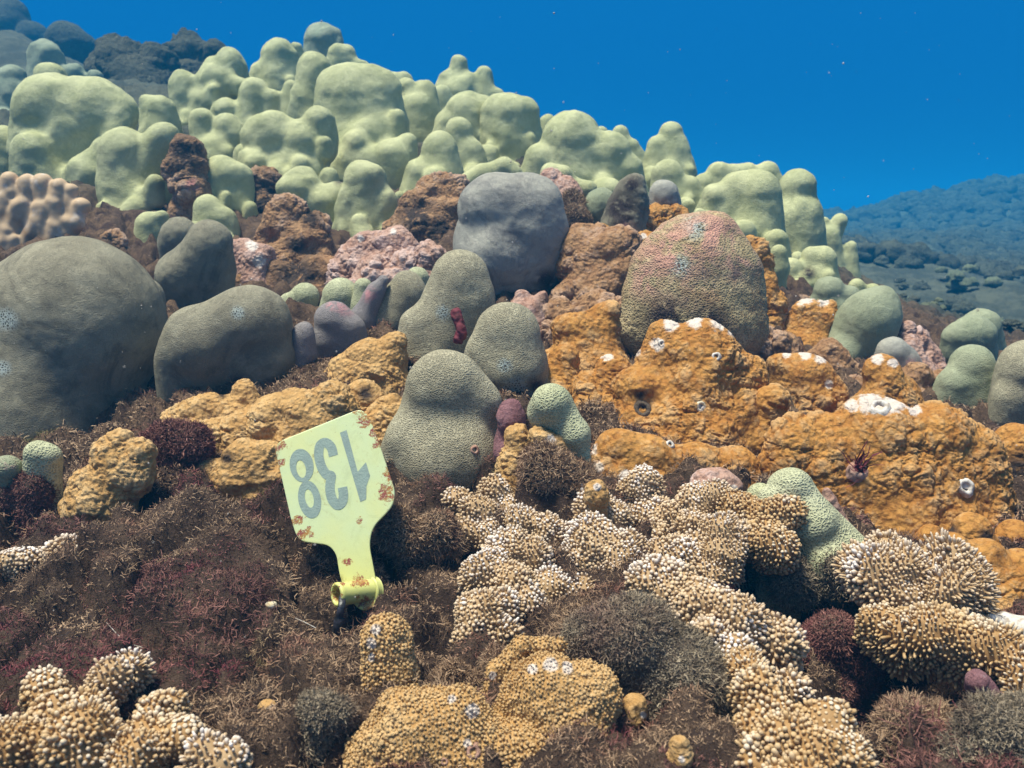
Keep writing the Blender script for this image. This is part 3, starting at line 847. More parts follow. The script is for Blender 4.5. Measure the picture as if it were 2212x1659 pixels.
green('pillowy cluster of small green lobes below the stacked bulges', 1.02, [(1770, 610, 42, 1776, 560, 28), (1745, 590, 34, 1752, 552, 20), (1712, 620, 38, 1708, 582, 26), (1712, 640, 38, 1712, 640, 36), (1780, 600, 34, 1760, 600, 30)], lump=2, k=9, dead=[(1747, 590, 20)])
green('single small green knob beside the orange strip', .96, [(1682, 570, 20, 1682, 545, 17)], lump=1)
green('low grey green cap behind the orange coral with the pale rim', .93, [(1790, 660, 50, 1790, 628, 30), (1840, 660, 30, 1835, 640, 22)], mat='sage', lump=3)
green('small pale yellow green bumps between the low cap and the sage lobe', .98, [(1845, 640, 24, 1850, 618, 16), (1885, 650, 26, 1885, 630, 17)], lump=2)

# ================================================================== sage and grey lobes of the right
GG = 'smooth grey lobe corals'
def lobe(label, mat, d, rows, **kw):
    kw.setdefault('lump', 4); kw.setdefault('lumpf', 40); kw.setdefault('k', 20); kw.setdefault('cell', 3.4)
    return coral('lobe_coral', label, LC, mat, d, rows, group=GG, **kw)
lobe('large smooth sage lobe with a narrow foot, between the orange corals at right', 'sage', .8, [(1850, 740, 72, 1878, 690, 66), (1905, 680, 40, 1905, 650, 34), (1825, 820, 44, 1815, 770, 40), (1805, 880, 30, 1808, 830, 34)], lump=3)
lobe('double edged sage disc standing right of the pink knobs', 'sage', .88, [(2098, 760, 52, 2102, 726, 46), (2060, 760, 30, 2062, 730, 26)], lump=2)
lobe('thin sage rim behind the double edged disc', 'sage', .93, [(2125, 760, 44, 2118, 708, 42)], lump=1)
lobe('sloping sage lobe low at the right with a dark crease', 'sage', .7, [(2095, 880, 70, 2100, 790, 48), (2050, 880, 48, 2060, 830, 36), (2140, 890, 50, 2150, 830, 40)], lump=3)
lobe('grained sage lobe cut by the right picture edge', 'comb', .66, [(2215, 880, 75, 2225, 800, 68), (2170, 900, 34, 2180, 860, 34)], lump=3)
lobe('small grey cap set into pink knobs right of the sage lobe', 'smoky', .73, [(1935, 790, 44, 1928, 762, 34), (1965, 800, 28, 1960, 780, 22)], lump=3, crust=[(1975, 790, 26)])

# ================================================================== grey lobes of the middle and front
lobe('huge olive grey boulder lobe at the left picture edge', 'olive', .63, [(140, 880, 215, 165, 700, 186), (40, 880, 190, 30, 740, 150), (60, 1020, 210, 60, 920, 205)], lump=7, lumpf=26, k=60, cell=5, flat=.9, patch=[(12, 690, 28), (5, 795, 20)])
lobe('second olive lip hugging the right side of the huge boulder lobe', 'olive', .72, [(300, 720, 60, 300, 650, 55)], lump=2)
lobe('wide olive grey lobe with one pale spot, right of the huge boulder lobe', 'olive', .6, [(440, 790, 88, 430, 745, 82), (545, 760, 80, 545, 700, 84), (470, 740, 70, 500, 700, 60), (385, 850, 42, 380, 780, 40), (560, 790, 58, 590, 780, 44)], lump=5, k=40, flat=.85, patch=[(514, 676, 18)], dead=[(520, 828, 30), (430, 870, 30)])
lobe('small grey sphere behind its larger olive twin', 'olive', .9, [(386, 530, 40, 388, 508, 39)], lump=1)
lobe('larger slanted lobe of the olive twins, dark underneath', 'olive', .8, [(400, 600, 58, 452, 522, 44), (450, 580, 56, 455, 530, 44)], lump=3)
lobe('short pale yellow green lobe behind the mauve knobs', 'comb2', .82, [(650, 680, 38, 660, 640, 30), (615, 670, 24, 622, 655, 20)], lump=2)
lobe('pale rounded lobe behind the pink topped mauve knob', 'comb2', .78, [(740, 680, 50, 738, 640, 40)], lump=2)
lobe('slim yellow green knob between the pale lobe and the mauve neck', 'comb2', .77, [(785, 670, 28, 785, 620, 20)], lump=1)
lobe('mauve grey knob with a pink crusted top', 'mauve', .64, [(738, 740, 50, 722, 692, 42), (700, 780, 30, 700, 740, 30), (760, 740, 38, 760, 710, 30)], lump=3, crust=[(745, 660, 30), (715, 660, 14)])
lobe('mauve neck with pink spots rising right of the mauve knob', 'mauve', .67, [(780, 700, 30, 808, 630, 18), (810, 640, 14, 828, 605, 12)], lump=2, crust=[(795, 635, 24)])
lobe('little dark wedge lobe at the right tip of the wide olive lobe', 'mauve', .61, [(645, 780, 32, 650, 730, 24), (662, 760, 22, 660, 712, 16)], lump=2, patch=[])
lobe('leaning green grey lobe between the mauve neck and the tall peak', 'comb', .68, [(828, 700, 44, 880, 618, 34), (850, 700, 46, 890, 640, 34)], lump=2, dead=[(850, 725, 26)])
lobe('little round lobe tucked behind the leaning green grey lobe', 'comb2', .74, [(905, 640, 30, 902, 602, 26)], lump=1)
lobe('tall peaked grey lobe with a maroon stub on its face', 'comb', .6, [(950, 770, 94, 990, 620, 58), (985, 640, 58, 996, 590, 50), (1030, 720, 50, 1030, 660, 40), (890, 790, 36, 895, 700, 30)], lump=4, k=40, flat=.85, patch=[(957, 676, 20)])
lobe('bulging grey lobe with a dark algae hem, right of the tall peak', 'comb', .55, [(1092, 800, 92, 1096, 724, 72), (1110, 850, 50, 1105, 800, 72), (1050, 790, 40, 1050, 760, 40)], lump=3, k=30, flat=.85, patch=[(1090, 790, 20), (1115, 845, 34)], dead=[(1055, 850, 34), (1160, 835, 26)])
lobe('foremost grey honeycomb lobe behind the yellow tag', 'comb', .485, [(950, 970, 122, 962, 850, 80), (960, 870, 80, 965, 835, 78), (1030, 900, 50, 1038, 870, 44), (880, 990, 60, 880, 950, 50), (980, 1090, 105, 970, 1000, 108)], lump=6, lumpf=34, k=40, cell=3, flat=.8)
lobe('big smoky grey lobe with a flat top in the centre', 'smoky', .8, [(1095, 540, 122, 1065, 450, 78), (1100, 540, 118, 1140, 450, 76), (1165, 560, 60, 1165, 500, 62), (1050, 610, 50, 1060, 560, 70)], lump=8, lumpf=34, k=30, flat=.8, dead=[(1180, 605, 34)])
lobe('curved yellow green honeycomb lobe left of the orange sheet', 'comb2', .45, [(1182, 890, 44, 1190, 872, 44), (1200, 880, 40, 1240, 940, 34), (1240, 940, 32, 1264, 990, 12)], lump=2, k=16, cell=2.8, dead=[(1155, 935, 22)])
lobe('bent pale green honeycomb lobe between the papillae corals', 'comb2', .408, [(1705, 1060, 46, 1712, 1050, 36), (1715, 1060, 44, 1750, 1130, 58), (1755, 1130, 60, 1850, 1195, 38), (1740, 1150, 50, 1780, 1210, 64), (1660, 1075, 20, 1690, 1075, 24)], lump=2, k=16, cell=2.8)
lobe('small pale green bump beside the bent honeycomb lobe', 'comb2', .42, [(1640, 1075, 26, 1642, 1070, 26)], lump=1, cell=2.8)
lobe('cream grey lobe leaning on the dark brown cone', 'sage', .95, [(1275, 480, 34, 1300, 436, 30), (1290, 470, 30, 1290, 450, 30)], lump=2)
lobe('grey ball right of the dark brown cone', 'smoky', .93, [(1434, 450, 34, 1434, 420, 32)], lump=1, dead=[(1440, 445, 18)])
lobe('yellowish knob with a pale rim at the lower left picture edge', 'comb2', .44, [(88, 1010, 30, 82, 980, 28), (105, 990, 22, 110, 985, 20)], lump=2, cell=3)
lobe('low cream lump cut by the left edge beside the yellowish knob', 'pale_lobe' if 'pale_lobe' in M else 'sage', .44, [(15, 1020, 34, 18, 1010, 26)], lump=2, cell=3, crust=[(20, 1000, 20)])

# algal boulder and brown cones
coral('algal_boulder_coral', 'big brownish boulder coral with pink streaked top and coarse honeycomb face', 'coral', 'algal', .7,
      [(1500, 690, 132, 1500, 600, 118), (1540, 600, 80, 1538, 522, 60), (1415, 710, 68, 1420, 600, 66), (1590, 710, 62, 1582, 590, 66), (1480, 600, 80, 1475, 545, 66), (1365, 715, 26, 1376, 640, 28)],
      back=.1, k=34, cell=3, lump=7, lumpf=34, nod=1.6, nodf=150, crust=[(1450, 540, 130), (1540, 500, 110), (1400, 600, 60), (1600, 560, 60), (1510, 640, 40)], dead=[(1440, 690, 80), (1530, 700, 60)], patch=[(1500, 490, 34), (1470, 575, 30)], flat=.85)
coral('cone_coral', 'dark brown pointed cone with a rusty face, on the orange ledge', 'coral', 'rust_cone' if 'rust_cone' in M else 'olive', .88,
      [(1345, 510, 56, 1360, 420, 34), (1362, 425, 34, 1366, 395, 24)], k=20, cell=3, lump=4, lumpf=60, nod=1.5, nodf=200, crust=[(1350, 490, 24)], dead=[(1340, 450, 60), (1365, 400, 30)])
fuzz_rock('algae_covered_rock', 'dark fuzzy rounded knob left of the brown cone', 'rock', .93, [(1250, 500, 38, 1250, 480, 34), (1240, 440, 30, 1235, 430, 25)], n=5000, length=.004, width=.0006)
coral('dark_coral_stub', 'maroon stub growing on the tall peaked lobe', 'sponge', 'maroon', .565, [(985, 675, 11, 998, 720, 12), (998, 720, 10, 990, 735, 9)], k=8, cell=1.8, lump=4, lumpf=400, foot=False)

# ================================================================== orange and tan nodular corals
OG = 'orange nodular corals'
def orange(label, d, rows, mat='orange', **kw):
    if d > .36: rows = [(r[0], r[1] + .35 * r[2], r[2] * 1.2, *r[3:]) if len(r) > 4 else r for r in rows]
    kw.setdefault('back', .12)
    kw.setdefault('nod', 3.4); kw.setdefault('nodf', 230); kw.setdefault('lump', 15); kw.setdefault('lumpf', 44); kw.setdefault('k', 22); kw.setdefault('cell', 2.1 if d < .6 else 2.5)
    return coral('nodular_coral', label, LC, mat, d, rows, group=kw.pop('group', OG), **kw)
orange('big orange block with a whitish upper rim, under the brownish boulder', .55,
       [(1500, 900, 130, 1510, 790, 92), (1400, 930, 92, 1400, 860, 72), (1590, 900, 78, 1590, 830, 66), (1530, 960, 110, 1530, 920, 110), (1430, 770, 40, 1440, 740, 34), (1350, 900, 40, 1350, 870, 30)],
       patch=[(1450, 700, 30), (1500, 690, 34), (1555, 690, 36), (1585, 715, 22), (1370, 760, 22), (1420, 745, 26), (1515, 878, 16), (1447, 960, 14)], dead=[(1382, 852, 15)])
orange('wide orange mass with a white plate on top, at the right', .48,
       [(1900, 1090, 140, 1900, 960, 96), (2010, 1070, 118, 2010, 960, 80), (1790, 1060, 86, 1790, 980, 70), (2080, 1080, 80, 2080, 990, 66), (1960, 1120, 90, 1950, 1070, 100), (1700, 1000, 50, 1710, 960, 46)],
       patch=[(1880, 868, 46), (1930, 872, 44), (1840, 876, 26), (1975, 885, 24), (2085, 1052, 22)], nod=4.0)
orange('flat orange sheet with a white left margin in front of the big block', .485,
       [(1330, 990, 56, 1330, 975, 46), (1400, 1010, 62, 1400, 995, 55), (1500, 1030, 60, 1500, 1010, 55), (1590, 1040, 60, 1590, 1010, 48)], lump=5, nod=2.0,
       patch=[(1285, 930, 20), (1278, 970, 24), (1290, 1010, 26), (1350, 1030, 24)], k=40)
orange('orange knobbly wall between the smoky lobe and the brownish boulder', .8, [(1290, 620, 70, 1290, 560, 58), (1250, 560, 40, 1250, 530, 34), (1330, 560, 50, 1330, 535, 36), (1290, 660, 60, 1290, 640, 60)], mat='rust', nod=5, nodf=150)
orange('orange shelf with scattered buds below the knobbly wall', .63, [(1245, 790, 70, 1240, 730, 46), (1290, 760, 56, 1290, 715, 34), (1210, 840, 42, 1215, 800, 40), (1290, 850, 50, 1290, 810, 40), (1310, 690, 20, 1312, 685, 18)], nod=3, nodf=180)
orange('slim orange strip running down behind the brownish boulder', .82, [(1655, 640, 18, 1650, 560, 16), (1650, 560, 16, 1620, 520, 12), (1665, 720, 20, 1668, 650, 20)], nod=3, k=8)
orange('orange coral with a pale pointed rim left of the sage lobe', .82, [(1735, 740, 60, 1740, 690, 42), (1780, 680, 28, 1790, 662, 14), (1700, 740, 34, 1705, 700, 26)], patch=[(1740, 645, 30), (1780, 650, 22)], nod=2.4)
orange('shadowed orange coral with curled white lips right of the big block', .66, [(1730, 860, 70, 1735, 820, 58), (1690, 860, 34, 1690, 800, 30), (1775, 870, 36, 1780, 850, 26)], patch=[(1740, 762, 26), (1775, 770, 26), (1700, 765, 16), (1790, 830, 16)], nod=2.4)
orange('small orange coral with a pink white brim below the grey cap', .62, [(1905, 860, 62, 1902, 815, 48), (1950, 860, 34, 1950, 835, 26)], patch=[(1895, 775, 24), (1930, 785, 20)], nod=3)
orange('pink knobs clustered between the grey cap and the sage disc', .8, [(2000, 760, 30, 1990, 740, 22), (2020, 780, 26, 2018, 765, 20), (1960, 720, 18, 1958, 712, 14), (1965, 790, 50, 1965, 770, 40), (1985, 740, 18, 1980, 728, 14), (1870, 750, 24, 1868, 745, 20)], mat='pink', nod=4, k=8)
orange('dark orange coral cut by the right picture edge', .53, [(2205, 1080, 70, 2210, 980, 56), (2190, 1020, 40, 2190, 940, 26)], dead=[(2200, 1020, 60)], nod=3)
orange('flat golden plate at the right edge above the white spot', .375, [(2130, 1260, 76, 2120, 1210, 50), (2200, 1290, 72, 2200, 1250, 60), (2060, 1190, 40, 2060, 1180, 30)], nod=2.2, nodf=320, patch=[(2190, 1345, 34)], lump=6)
orange('low orange ledge with brown turf under the wide orange mass', .44, [(2010, 1170, 36, 2000, 1165, 30), (2100, 1160, 46, 2100, 1150, 36), (2190, 1180, 46, 2190, 1165, 40), (1960, 1180, 26, 1960, 1175, 20)], nod=2.4, dead=[(2050, 1145, 26), (2130, 1160, 22)])
orange('thin pink white edge curving behind the bent honeycomb lobe', .43, [(1790, 1080, 9, 1830, 1140, 9), (1830, 1140, 9, 1890, 1180, 9), (1790, 1075, 9, 1785, 1062, 7)], mat='pink', nod=1.2, k=6, cell=2)
orange('orange saddle joining the big block to the wide mass', .535, [(1690, 990, 56, 1690, 950, 46), (1740, 970, 50, 1740, 930, 34), (1660, 930, 50, 1660, 880, 40), (1630, 1000, 50, 1630, 960, 44)], nod=4)
orange('orange crust with curled pale edge between the bulging grey lobe and the big block', .57, [(1260, 900, 56, 1265, 850, 44), (1200, 820, 44, 1215, 780, 30), (1310, 860, 40, 1320, 800, 28), (1290, 930, 50, 1290, 890, 40)], nod=3.4, patch=[(1312, 770, 22), (1300, 905, 26)])
orange('dark orange ground crust between the boulder and the shadowed coral', .75, [(1690, 800, 60, 1690, 760, 40), (1800, 810, 60, 1790, 780, 44), (1600, 780, 50, 1610, 740, 40)], nod=4, mat='rust')
orange('rusty crust at the foot of the sage lobe and the grey cap', .72, [(1850, 870, 50, 1850, 850, 34), (1970, 870, 60, 1970, 830, 40), (2040, 880, 50, 2040, 850, 36)], nod=4, mat='rust')
TG = 'tan nodular corals'
orange('rust brown rubble crust left of the brownish boulder', .72, [(1290, 720, 60, 1290, 680, 40), (1210, 720, 50, 1205, 690, 30), (1340, 740, 40, 1335, 700, 30)], nod=5, nodf=170, mat='rust')
def tan(label, d, rows, **kw):
    kw.setdefault('nod', 3.0); kw.setdefault('nodf', 380); kw.setdefault('lump', 7); kw.setdefault('cell', 2.4); kw.setdefault('group', TG)
    return orange(label, d, rows, mat=kw.pop('mat', 'tan'), **kw)
tan('tan coral with a curled lip under the wide olive lobe', .53, [(450, 910, 56, 450, 895, 42), (540, 900, 48, 530, 850, 26), (400, 910, 40, 410, 900, 30), (500, 930, 50, 500, 900, 40)], dead=[(480, 850, 16)])
tan('broad lumpy tan coral directly behind the yellow tag', .5, [(650, 920, 72, 650, 900, 56), (720, 900, 60, 720, 880, 50), (590, 930, 50, 590, 900, 46), (700, 960, 60, 700, 930, 60)])
tan('upper tan coral of rounded lumps below the leaning green grey lobe', .58, [(790, 800, 56, 790, 775, 44), (745, 810, 34, 745, 800, 28), (830, 820, 44, 825, 790, 38), (850, 760, 26, 850, 750, 24), (770, 860, 50, 770, 840, 38)], nod=4, nodf=260)
tan('tan coral with a dark fringed pit left of the foremost grey lobe', .53, [(780, 880, 46, 775, 860, 34), (800, 900, 50, 800, 880, 38), (750, 910, 40, 750, 890, 34)], dead=[(790, 850, 26)])
tan('tan ledge with brown patches low behind the left of the tag', .47, [(520, 1010, 52, 520, 990, 34), (590, 1010, 42, 580, 990, 36), (460, 1040, 34, 450, 1020, 24), (560, 1040, 44, 560, 1010, 40)], dead=[(490, 990, 20)])
tan('yellow brown ribbed coral in front of the huge boulder lobe', .44, [(230, 1060, 60, 250, 1010, 44), (180, 1080, 44, 190, 1050, 34), (290, 1010, 40, 300, 985, 26), (240, 970, 26, 255, 960, 20)], nodf=300)
tan('tan finger standing upright with a white left side, below the tag', .3, [(850, 1540, 52, 845, 1460, 48), (845, 1460, 48, 838, 1382, 44)], patch=[(800, 1390, 20), (802, 1420, 16), (812, 1360, 18)], lump=2, nod=2.8, nodf=420, k=20, nubs=(1.0, 1.05, 0.8))
tan('large golden tan mound cut by the bottom picture edge', .275, [(900, 1650, 120, 900, 1600, 104), (820, 1680, 80, 820, 1650, 70), (980, 1600, 70, 985, 1550, 56), (860, 1560, 40, 860, 1530, 36), (1000, 1680, 110, 1010, 1640, 100), (1100, 1700, 90, 1110, 1640, 80)], lump=5, nod=3.2, nodf=420, k=40, patch=[(1010, 1605, 14), (1020, 1535, 26), (975, 1508, 20)], nubs=(1.0, 1.05, 0.8))
tan('knobby golden coral with a white crest right of the bottom mound', .285, [(1190, 1540, 92, 1185, 1500, 80), (1250, 1530, 74, 1265, 1510, 62), (1130, 1580, 90, 1140, 1520, 60), (1220, 1600, 95, 1220, 1570, 90)], lump=7, nod=4, nodf=330, k=30, patch=[(1190, 1435, 30), (1225, 1440, 22), (1150, 1445, 18), (1230, 1630, 20)], nubs=(1.0, 1.05, 0.8))
tan('thin forked golden branch with a white tip between the bottom corals', .295, [(1075, 1530, 22, 1070, 1450, 16), (1030, 1550, 26, 1070, 1500, 18), (1110, 1440, 34, 1130, 1400, 26), (1170, 1400, 22, 1210, 1395, 14)], lump=4, nod=2.4, nodf=420, patch=[(1065, 1460, 14), (1035, 1540, 18)], nubs=(1.0, 1.05, 0.8))
tan('small brown bud with a white foot in the fuzzy hummock', .29, [(1365, 1540, 26, 1370, 1520, 20)], lump=3, patch=[(1390, 1545, 14)], cell=2)
tan('pale gnarled stump in the turf at lower left', .285, [(580, 1560, 22, 578, 1530, 20), (592, 1590, 18, 590, 1570, 18)], lump=6, lumpf=150, nod=2, patch=[(590, 1540, 30)], cell=2)
tan('tiny pale knob at the bottom edge of the fuzzy hummock', .255, [(1470, 1640, 16, 1468, 1610, 12)], lump=3, patch=[(1472, 1640, 16)], cell=2)
tan('pale yellow bud on the fuzzy clump in the centre', .415, [(1293, 1060, 15, 1290, 1055, 14)], lump=4, lumpf=200, patch=[(1290, 1052, 16)], cell=2)
tan('orange white chip behind the central papillae coral', .44, [(1530, 1040, 24, 1555, 1035, 22), (1570, 1045, 18, 1590, 1050, 12)], mat='pink', patch=[(1585, 1055, 16)], cell=2, nod=1.5)
tan('orange tan column beside the purple crust', .46, [(1115, 1020, 30, 1115, 950, 22), (1110, 1060, 30, 1108, 1010, 26)], nod=3)
tan('cream band of coral along the fuzzy clump in the centre', .45, [(1170, 940, 20, 1200, 960, 16), (1200, 960, 16, 1235, 1005, 14)], mat='tan', patch=[(1190, 950, 22), (1225, 985, 22)], nod=2, cell=2.2)
tan('tan crust spreading between the tag and the huge boulder lobe', .5, [(400, 990, 56, 400, 960, 40), (470, 980, 50, 470, 945, 40), (530, 960, 50, 530, 930, 40), (330, 1000, 40, 320, 985, 26)], nod=3.4)
tan('brown gold crust right behind the top corner of the tag', .52, [(820, 960, 56, 815, 920, 40), (860, 900, 40, 850, 870, 26), (770, 960, 50, 770, 940, 44)], nod=3.4)
# rusty and pink crusts of the middle ground
RG = 'rusty crusts of the middle ground'
def rusty(label, d, rows, **kw):
    kw.setdefault('nod', 4.0); kw.setdefault('nodf', 170); kw.setdefault('lump', 10); kw.setdefault('lumpf', 50); kw.setdefault('group', RG)
    return orange(label, d, rows, mat=kw.pop('mat', 'rust'), **kw)
rusty('rusty brown coral with a dark torn rim below the drooping green lobe', .98, [(620, 540, 62, 615, 480, 42), (670, 540, 46, 668, 500, 34), (590, 560, 40, 590, 520, 32)], dead=[(670, 470, 34), (640, 530, 30)])
rusty('pinkish orange coral mat right of the torn rusty coral', .9, [(850, 570, 52, 850, 535, 44), (800, 570, 46, 800, 540, 40), (900, 590, 40, 890, 560, 30), (760, 600, 40, 770, 570, 34)], mat='pink', patch=[(780, 515, 14), (850, 500, 12)], nod=4)
rusty('pink ridge in front of the pinkish orange mat', .86, [(800, 600, 36, 800, 585, 28), (860, 595, 32, 870, 580, 26), (930, 590, 30, 930, 560, 24)], mat='pink')
rusty('knobbly dark red coral left of the big smoky lobe', 1.03, [(935, 480, 62, 935, 440, 44), (980, 430, 40, 975, 410, 28), (890, 480, 40, 895, 450, 30)], dead=[(900, 470, 60), (950, 500, 50)])
rusty('white and pink crusted lump right of the olive twins', .9, [(560, 590, 46, 560, 560, 34), (530, 570, 30, 525, 545, 22)], mat='pink', patch=[(545, 530, 22), (560, 565, 24)])
rusty('pink lump peeping out behind the big smoky lobe', 1.02, [(1185, 420, 30, 1185, 390, 24), (1215, 430, 30, 1215, 415, 22)], mat='pink')
rusty('rusty buds below the big smoky lobe', .72, [(1130, 680, 30, 1130, 640, 18), (1170, 680, 30, 1170, 640, 12), (1150, 700, 40, 1150, 680, 34)], mat='pink', nod=3, dead=[(1180, 660, 30)])
rusty('golden nub cluster between the cone and the green dome', .92, [(1420, 500, 40, 1420, 470, 26), (1460, 480, 22, 1462, 462, 14), (1400, 500, 30, 1395, 480, 22)], mat='orange', nod=5)
rusty('golden ledge under the dark brown cone', .86, [(1300, 540, 40, 1300, 520, 30), (1350, 555, 40, 1350, 535, 30), (1400, 550, 36, 1400, 530, 26)], mat='orange', patch=[(1280, 500, 12), (1390, 510, 12)], nod=4)
rusty('purple brown hump behind the wide olive lobe', .9, [(600, 640, 50, 600, 600, 40), (680, 640, 60, 690, 600, 50), (560, 640, 50, 540, 610, 40)], dead=[(640, 600, 80)], lump=8)
rusty('brown knob between the finger coral and the little folded green lobe', 1.0, [(240, 560, 30, 240, 532, 26)], dead=[(230, 540, 40)])
rusty('dark lump with a red foot inside the crevice of the green mound', 1.13, [(400, 340, 36, 400, 320, 34), (415, 420, 30, 410, 370, 28)], dead=[(400, 330, 60)], crust=[(415, 400, 20)])
rusty('dark rock wedge between the green colonies above the rusty coral', 1.18, [(570, 440, 36, 575, 390, 26), (540, 500, 40, 550, 450, 34)], dead=[(570, 430, 90)])
rusty('rusty base beneath the pillowy green cluster', .96, [(1720, 690, 34, 1730, 670, 24), (1660, 700, 30, 1665, 680, 22)], dead=[(1710, 670, 50)])
coral('encrusting_algae', 'purple pink crust with a white cap beside the foremost grey lobe', 'algae', 'purple', .47, [(1100, 960, 32, 1100, 905, 26), (1108, 900, 24, 1105, 885, 20), (1095, 1000, 26, 1090, 980, 24)], k=12, cell=2.6, lump=5, lumpf=120, nod=1.6, nodf=300)
coral('encrusting_algae', 'magenta crust patch in the dark hollow at lower right', 'algae', 'magenta' if 'magenta' in M else 'purple', .3, [(2150, 1530, 30, 2150, 1515, 24), (2120, 1490, 26, 2110, 1470, 20)], k=12, cell=3, lump=5, lumpf=120, nod=1.6, nodf=300)
coral('pale_rubble', 'bright white worn patch of dead coral at the right edge', 'rubble', 'white', .345, [(2170, 1350, 24, 2215, 1370, 40), (2150, 1340, 12, 2140, 1335, 10)], k=12, cell=3, lump=4, lumpf=120)

# ================================================================== papillae corals
PG = 'papillae covered corals'
papillae('papillae_coral', 'white tipped papillae coral climbing the foot of the foremost grey lobe', LC, 'pap',
         [(1072, 1062, 36, .445), (1035, 1112, 40, .43), (1010, 1150, 26, .42), (1050, 1160, 34, .42), (1100, 1100, 30, .44), (990, 1085, 28, .44)], group=PG)
papillae('papillae_coral', 'long bumpy papillae coral running across the centre', LC, 'pap',
         [(1125, 1135, 38, .425), (1185, 1150, 36, .42), (1235, 1170, 34, .42), (1285, 1178, 56, .405), (1280, 1105, 42, .43), (1330, 1120, 40, .43), (1350, 1210, 56, .40), (1240, 1225, 44, .40), (1420, 1220, 50, .40), (1480, 1200, 48, .40)], group=PG)
papillae('papillae_coral', 'papillae coral with one round knob standing in front of the orange sheet', LC, 'pap',
         [(1382, 1052, 40, .44), (1390, 1110, 40, .435), (1440, 1130, 48, .43), (1500, 1090, 44, .43), (1500, 1150, 48, .42), (1420, 1170, 44, .42), (1540, 1070, 30, .43)], group=PG)
papillae('papillae_coral', 'brown gold papillae coral overhanging the dark hollow left of the bent lobe', LC, 'pap_gold',
         [(1600, 1110, 44, .42), (1650, 1120, 46, .41), (1695, 1110, 40, .405), (1660, 1170, 46, .40), (1690, 1190, 34, .395), (1610, 1160, 40, .41)], group=PG)
papillae('papillae_coral', 'stacked pale papillae lobes at the left lip of the dark hollow', LC, 'pap',
         [(1560, 1150, 42, .40), (1555, 1200, 48, .395), (1540, 1245, 42, .39), (1500, 1180, 34, .40)], group=PG)
papillae('papillae_coral', 'white speckled papillae coral with red tufts, right of the tag foot', LC, 'pap',
         [(1095, 1195, 50, .395), (1150, 1215, 50, .395), (1050, 1240, 44, .38), (1110, 1270, 50, .375), (1190, 1270, 50, .385), (1030, 1240, 34, .38), (1140, 1310, 34, .365), (1240, 1280, 40, .385)], group=PG)
papillae('papillae_coral', 'round golden papillae clump low beside the fuzzy turf in the centre', LC, 'pap',
         [(1040, 1340, 54, .35), (1030, 1380, 44, .345), (1080, 1320, 44, .355), (1085, 1370, 36, .345)], group=PG)
papillae('papillae_coral', 'row of bright white tipped papillae lobes on the fuzzy hummock', LC, 'pap',
         [(1410, 1262, 48, .355), (1460, 1275, 50, .35), (1510, 1315, 54, .34), (1560, 1330, 52, .335), (1600, 1345, 40, .33), (1530, 1385, 44, .325), (1580, 1420, 44, .32)], group=PG)
papillae('papillae_coral', 'single round papillae knob on a stalk in front of the dark hollow', LC, 'pap',
         [(1680, 1392, 46, .33), (1690, 1440, 34, .332), (1700, 1490, 40, .325)], group=PG)
papillae('papillae_coral', 'golden papillae spur coming down in front of the dark hollow', LC, 'pap_gold',
         [(1610, 1450, 44, .31), (1640, 1490, 48, .30), (1660, 1540, 44, .295), (1640, 1580, 44, .29)], group=PG)
papillae('papillae_coral', 'golden papillae mound cut by the bottom edge right of the hummock', LC, 'pap_gold',
         [(1700, 1620, 64, .275), (1770, 1640, 60, .27), (1640, 1650, 50, .275), (1790, 1570, 50, .28), (1830, 1650, 50, .27), (1720, 1700, 70, .265)], group=PG)
papillae('papillae_coral', 'left papillae lobe of the pair on the right ledge', LC, 'pap',
         [(1850, 1215, 38, .375), (1900, 1240, 56, .365), (1950, 1240, 58, .365), (1920, 1200, 44, .375), (1965, 1290, 44, .36), (1930, 1290, 44, .36)], group=PG, length=2.5)
papillae('papillae_coral', 'right papillae lobe of the pair on the right ledge', LC, 'pap',
         [(2030, 1230, 58, .365), (2080, 1255, 50, .36), (2040, 1290, 56, .355), (2090, 1300, 40, .355)], group=PG, length=2.5)
papillae('papillae_coral', 'long golden papillae fringe below the right ledge', LC, 'pap_gold',
         [(1900, 1345, 40, .345), (1950, 1370, 50, .34), (2010, 1370, 54, .335), (2070, 1385, 54, .33), (2130, 1400, 56, .325), (2180, 1430, 50, .32), (2210, 1470, 46, .32)], group=PG, length=2.6)
papillae('papillae_coral', 'branching golden papillae coral at the lower left corner', LC, 'pap_gold',
         [(100, 1500, 44, .30), (120, 1560, 56, .285), (60, 1620, 64, .27), (180, 1620, 76, .265), (200, 1550, 50, .285), (0, 1630, 60, .265), (290, 1640, 64, .265)], group=PG, size=1.4)
papillae('papillae_coral', 'papillae lobe with a lilac white scar at lower left', LC, 'pap',
         [(240, 1470, 40, .30), (280, 1450, 34, .305), (210, 1490, 34, .30)], group=PG)
papillae('papillae_coral', 'golden papillae lobe right of the corner colony', LC, 'pap_gold',
         [(345, 1550, 56, .285), (330, 1610, 60, .275), (390, 1600, 48, .275)], group=PG, size=1.4)
papillae('papillae_coral', 'low whitish papillae tuft at the bottom edge left of the stump', LC, 'pap',
         [(440, 1650, 44, .262), (490, 1660, 36, .26)], group=PG)
papillae('papillae_coral', 'small cream papillae patch at the left edge above the turf', LC, 'pap',
         [(25, 1215, 34, .405), (70, 1215, 26, .405), (-10, 1225, 34, .405)], group=PG)
papillae('papillae_coral', 'pink cream papillae patch on the green tinted turf at left', LC, 'pap',
         [(130, 1195, 34, .405), (180, 1200, 36, .41), (235, 1195, 32, .415), (275, 1200, 22, .41)], group=PG)
papillae('papillae_coral', 'tiny white papillae tuft between the two turf banks', LC, 'pap', [(410, 1140, 18, .45), (435, 1132, 13, .45)], group=PG, size=1.1)

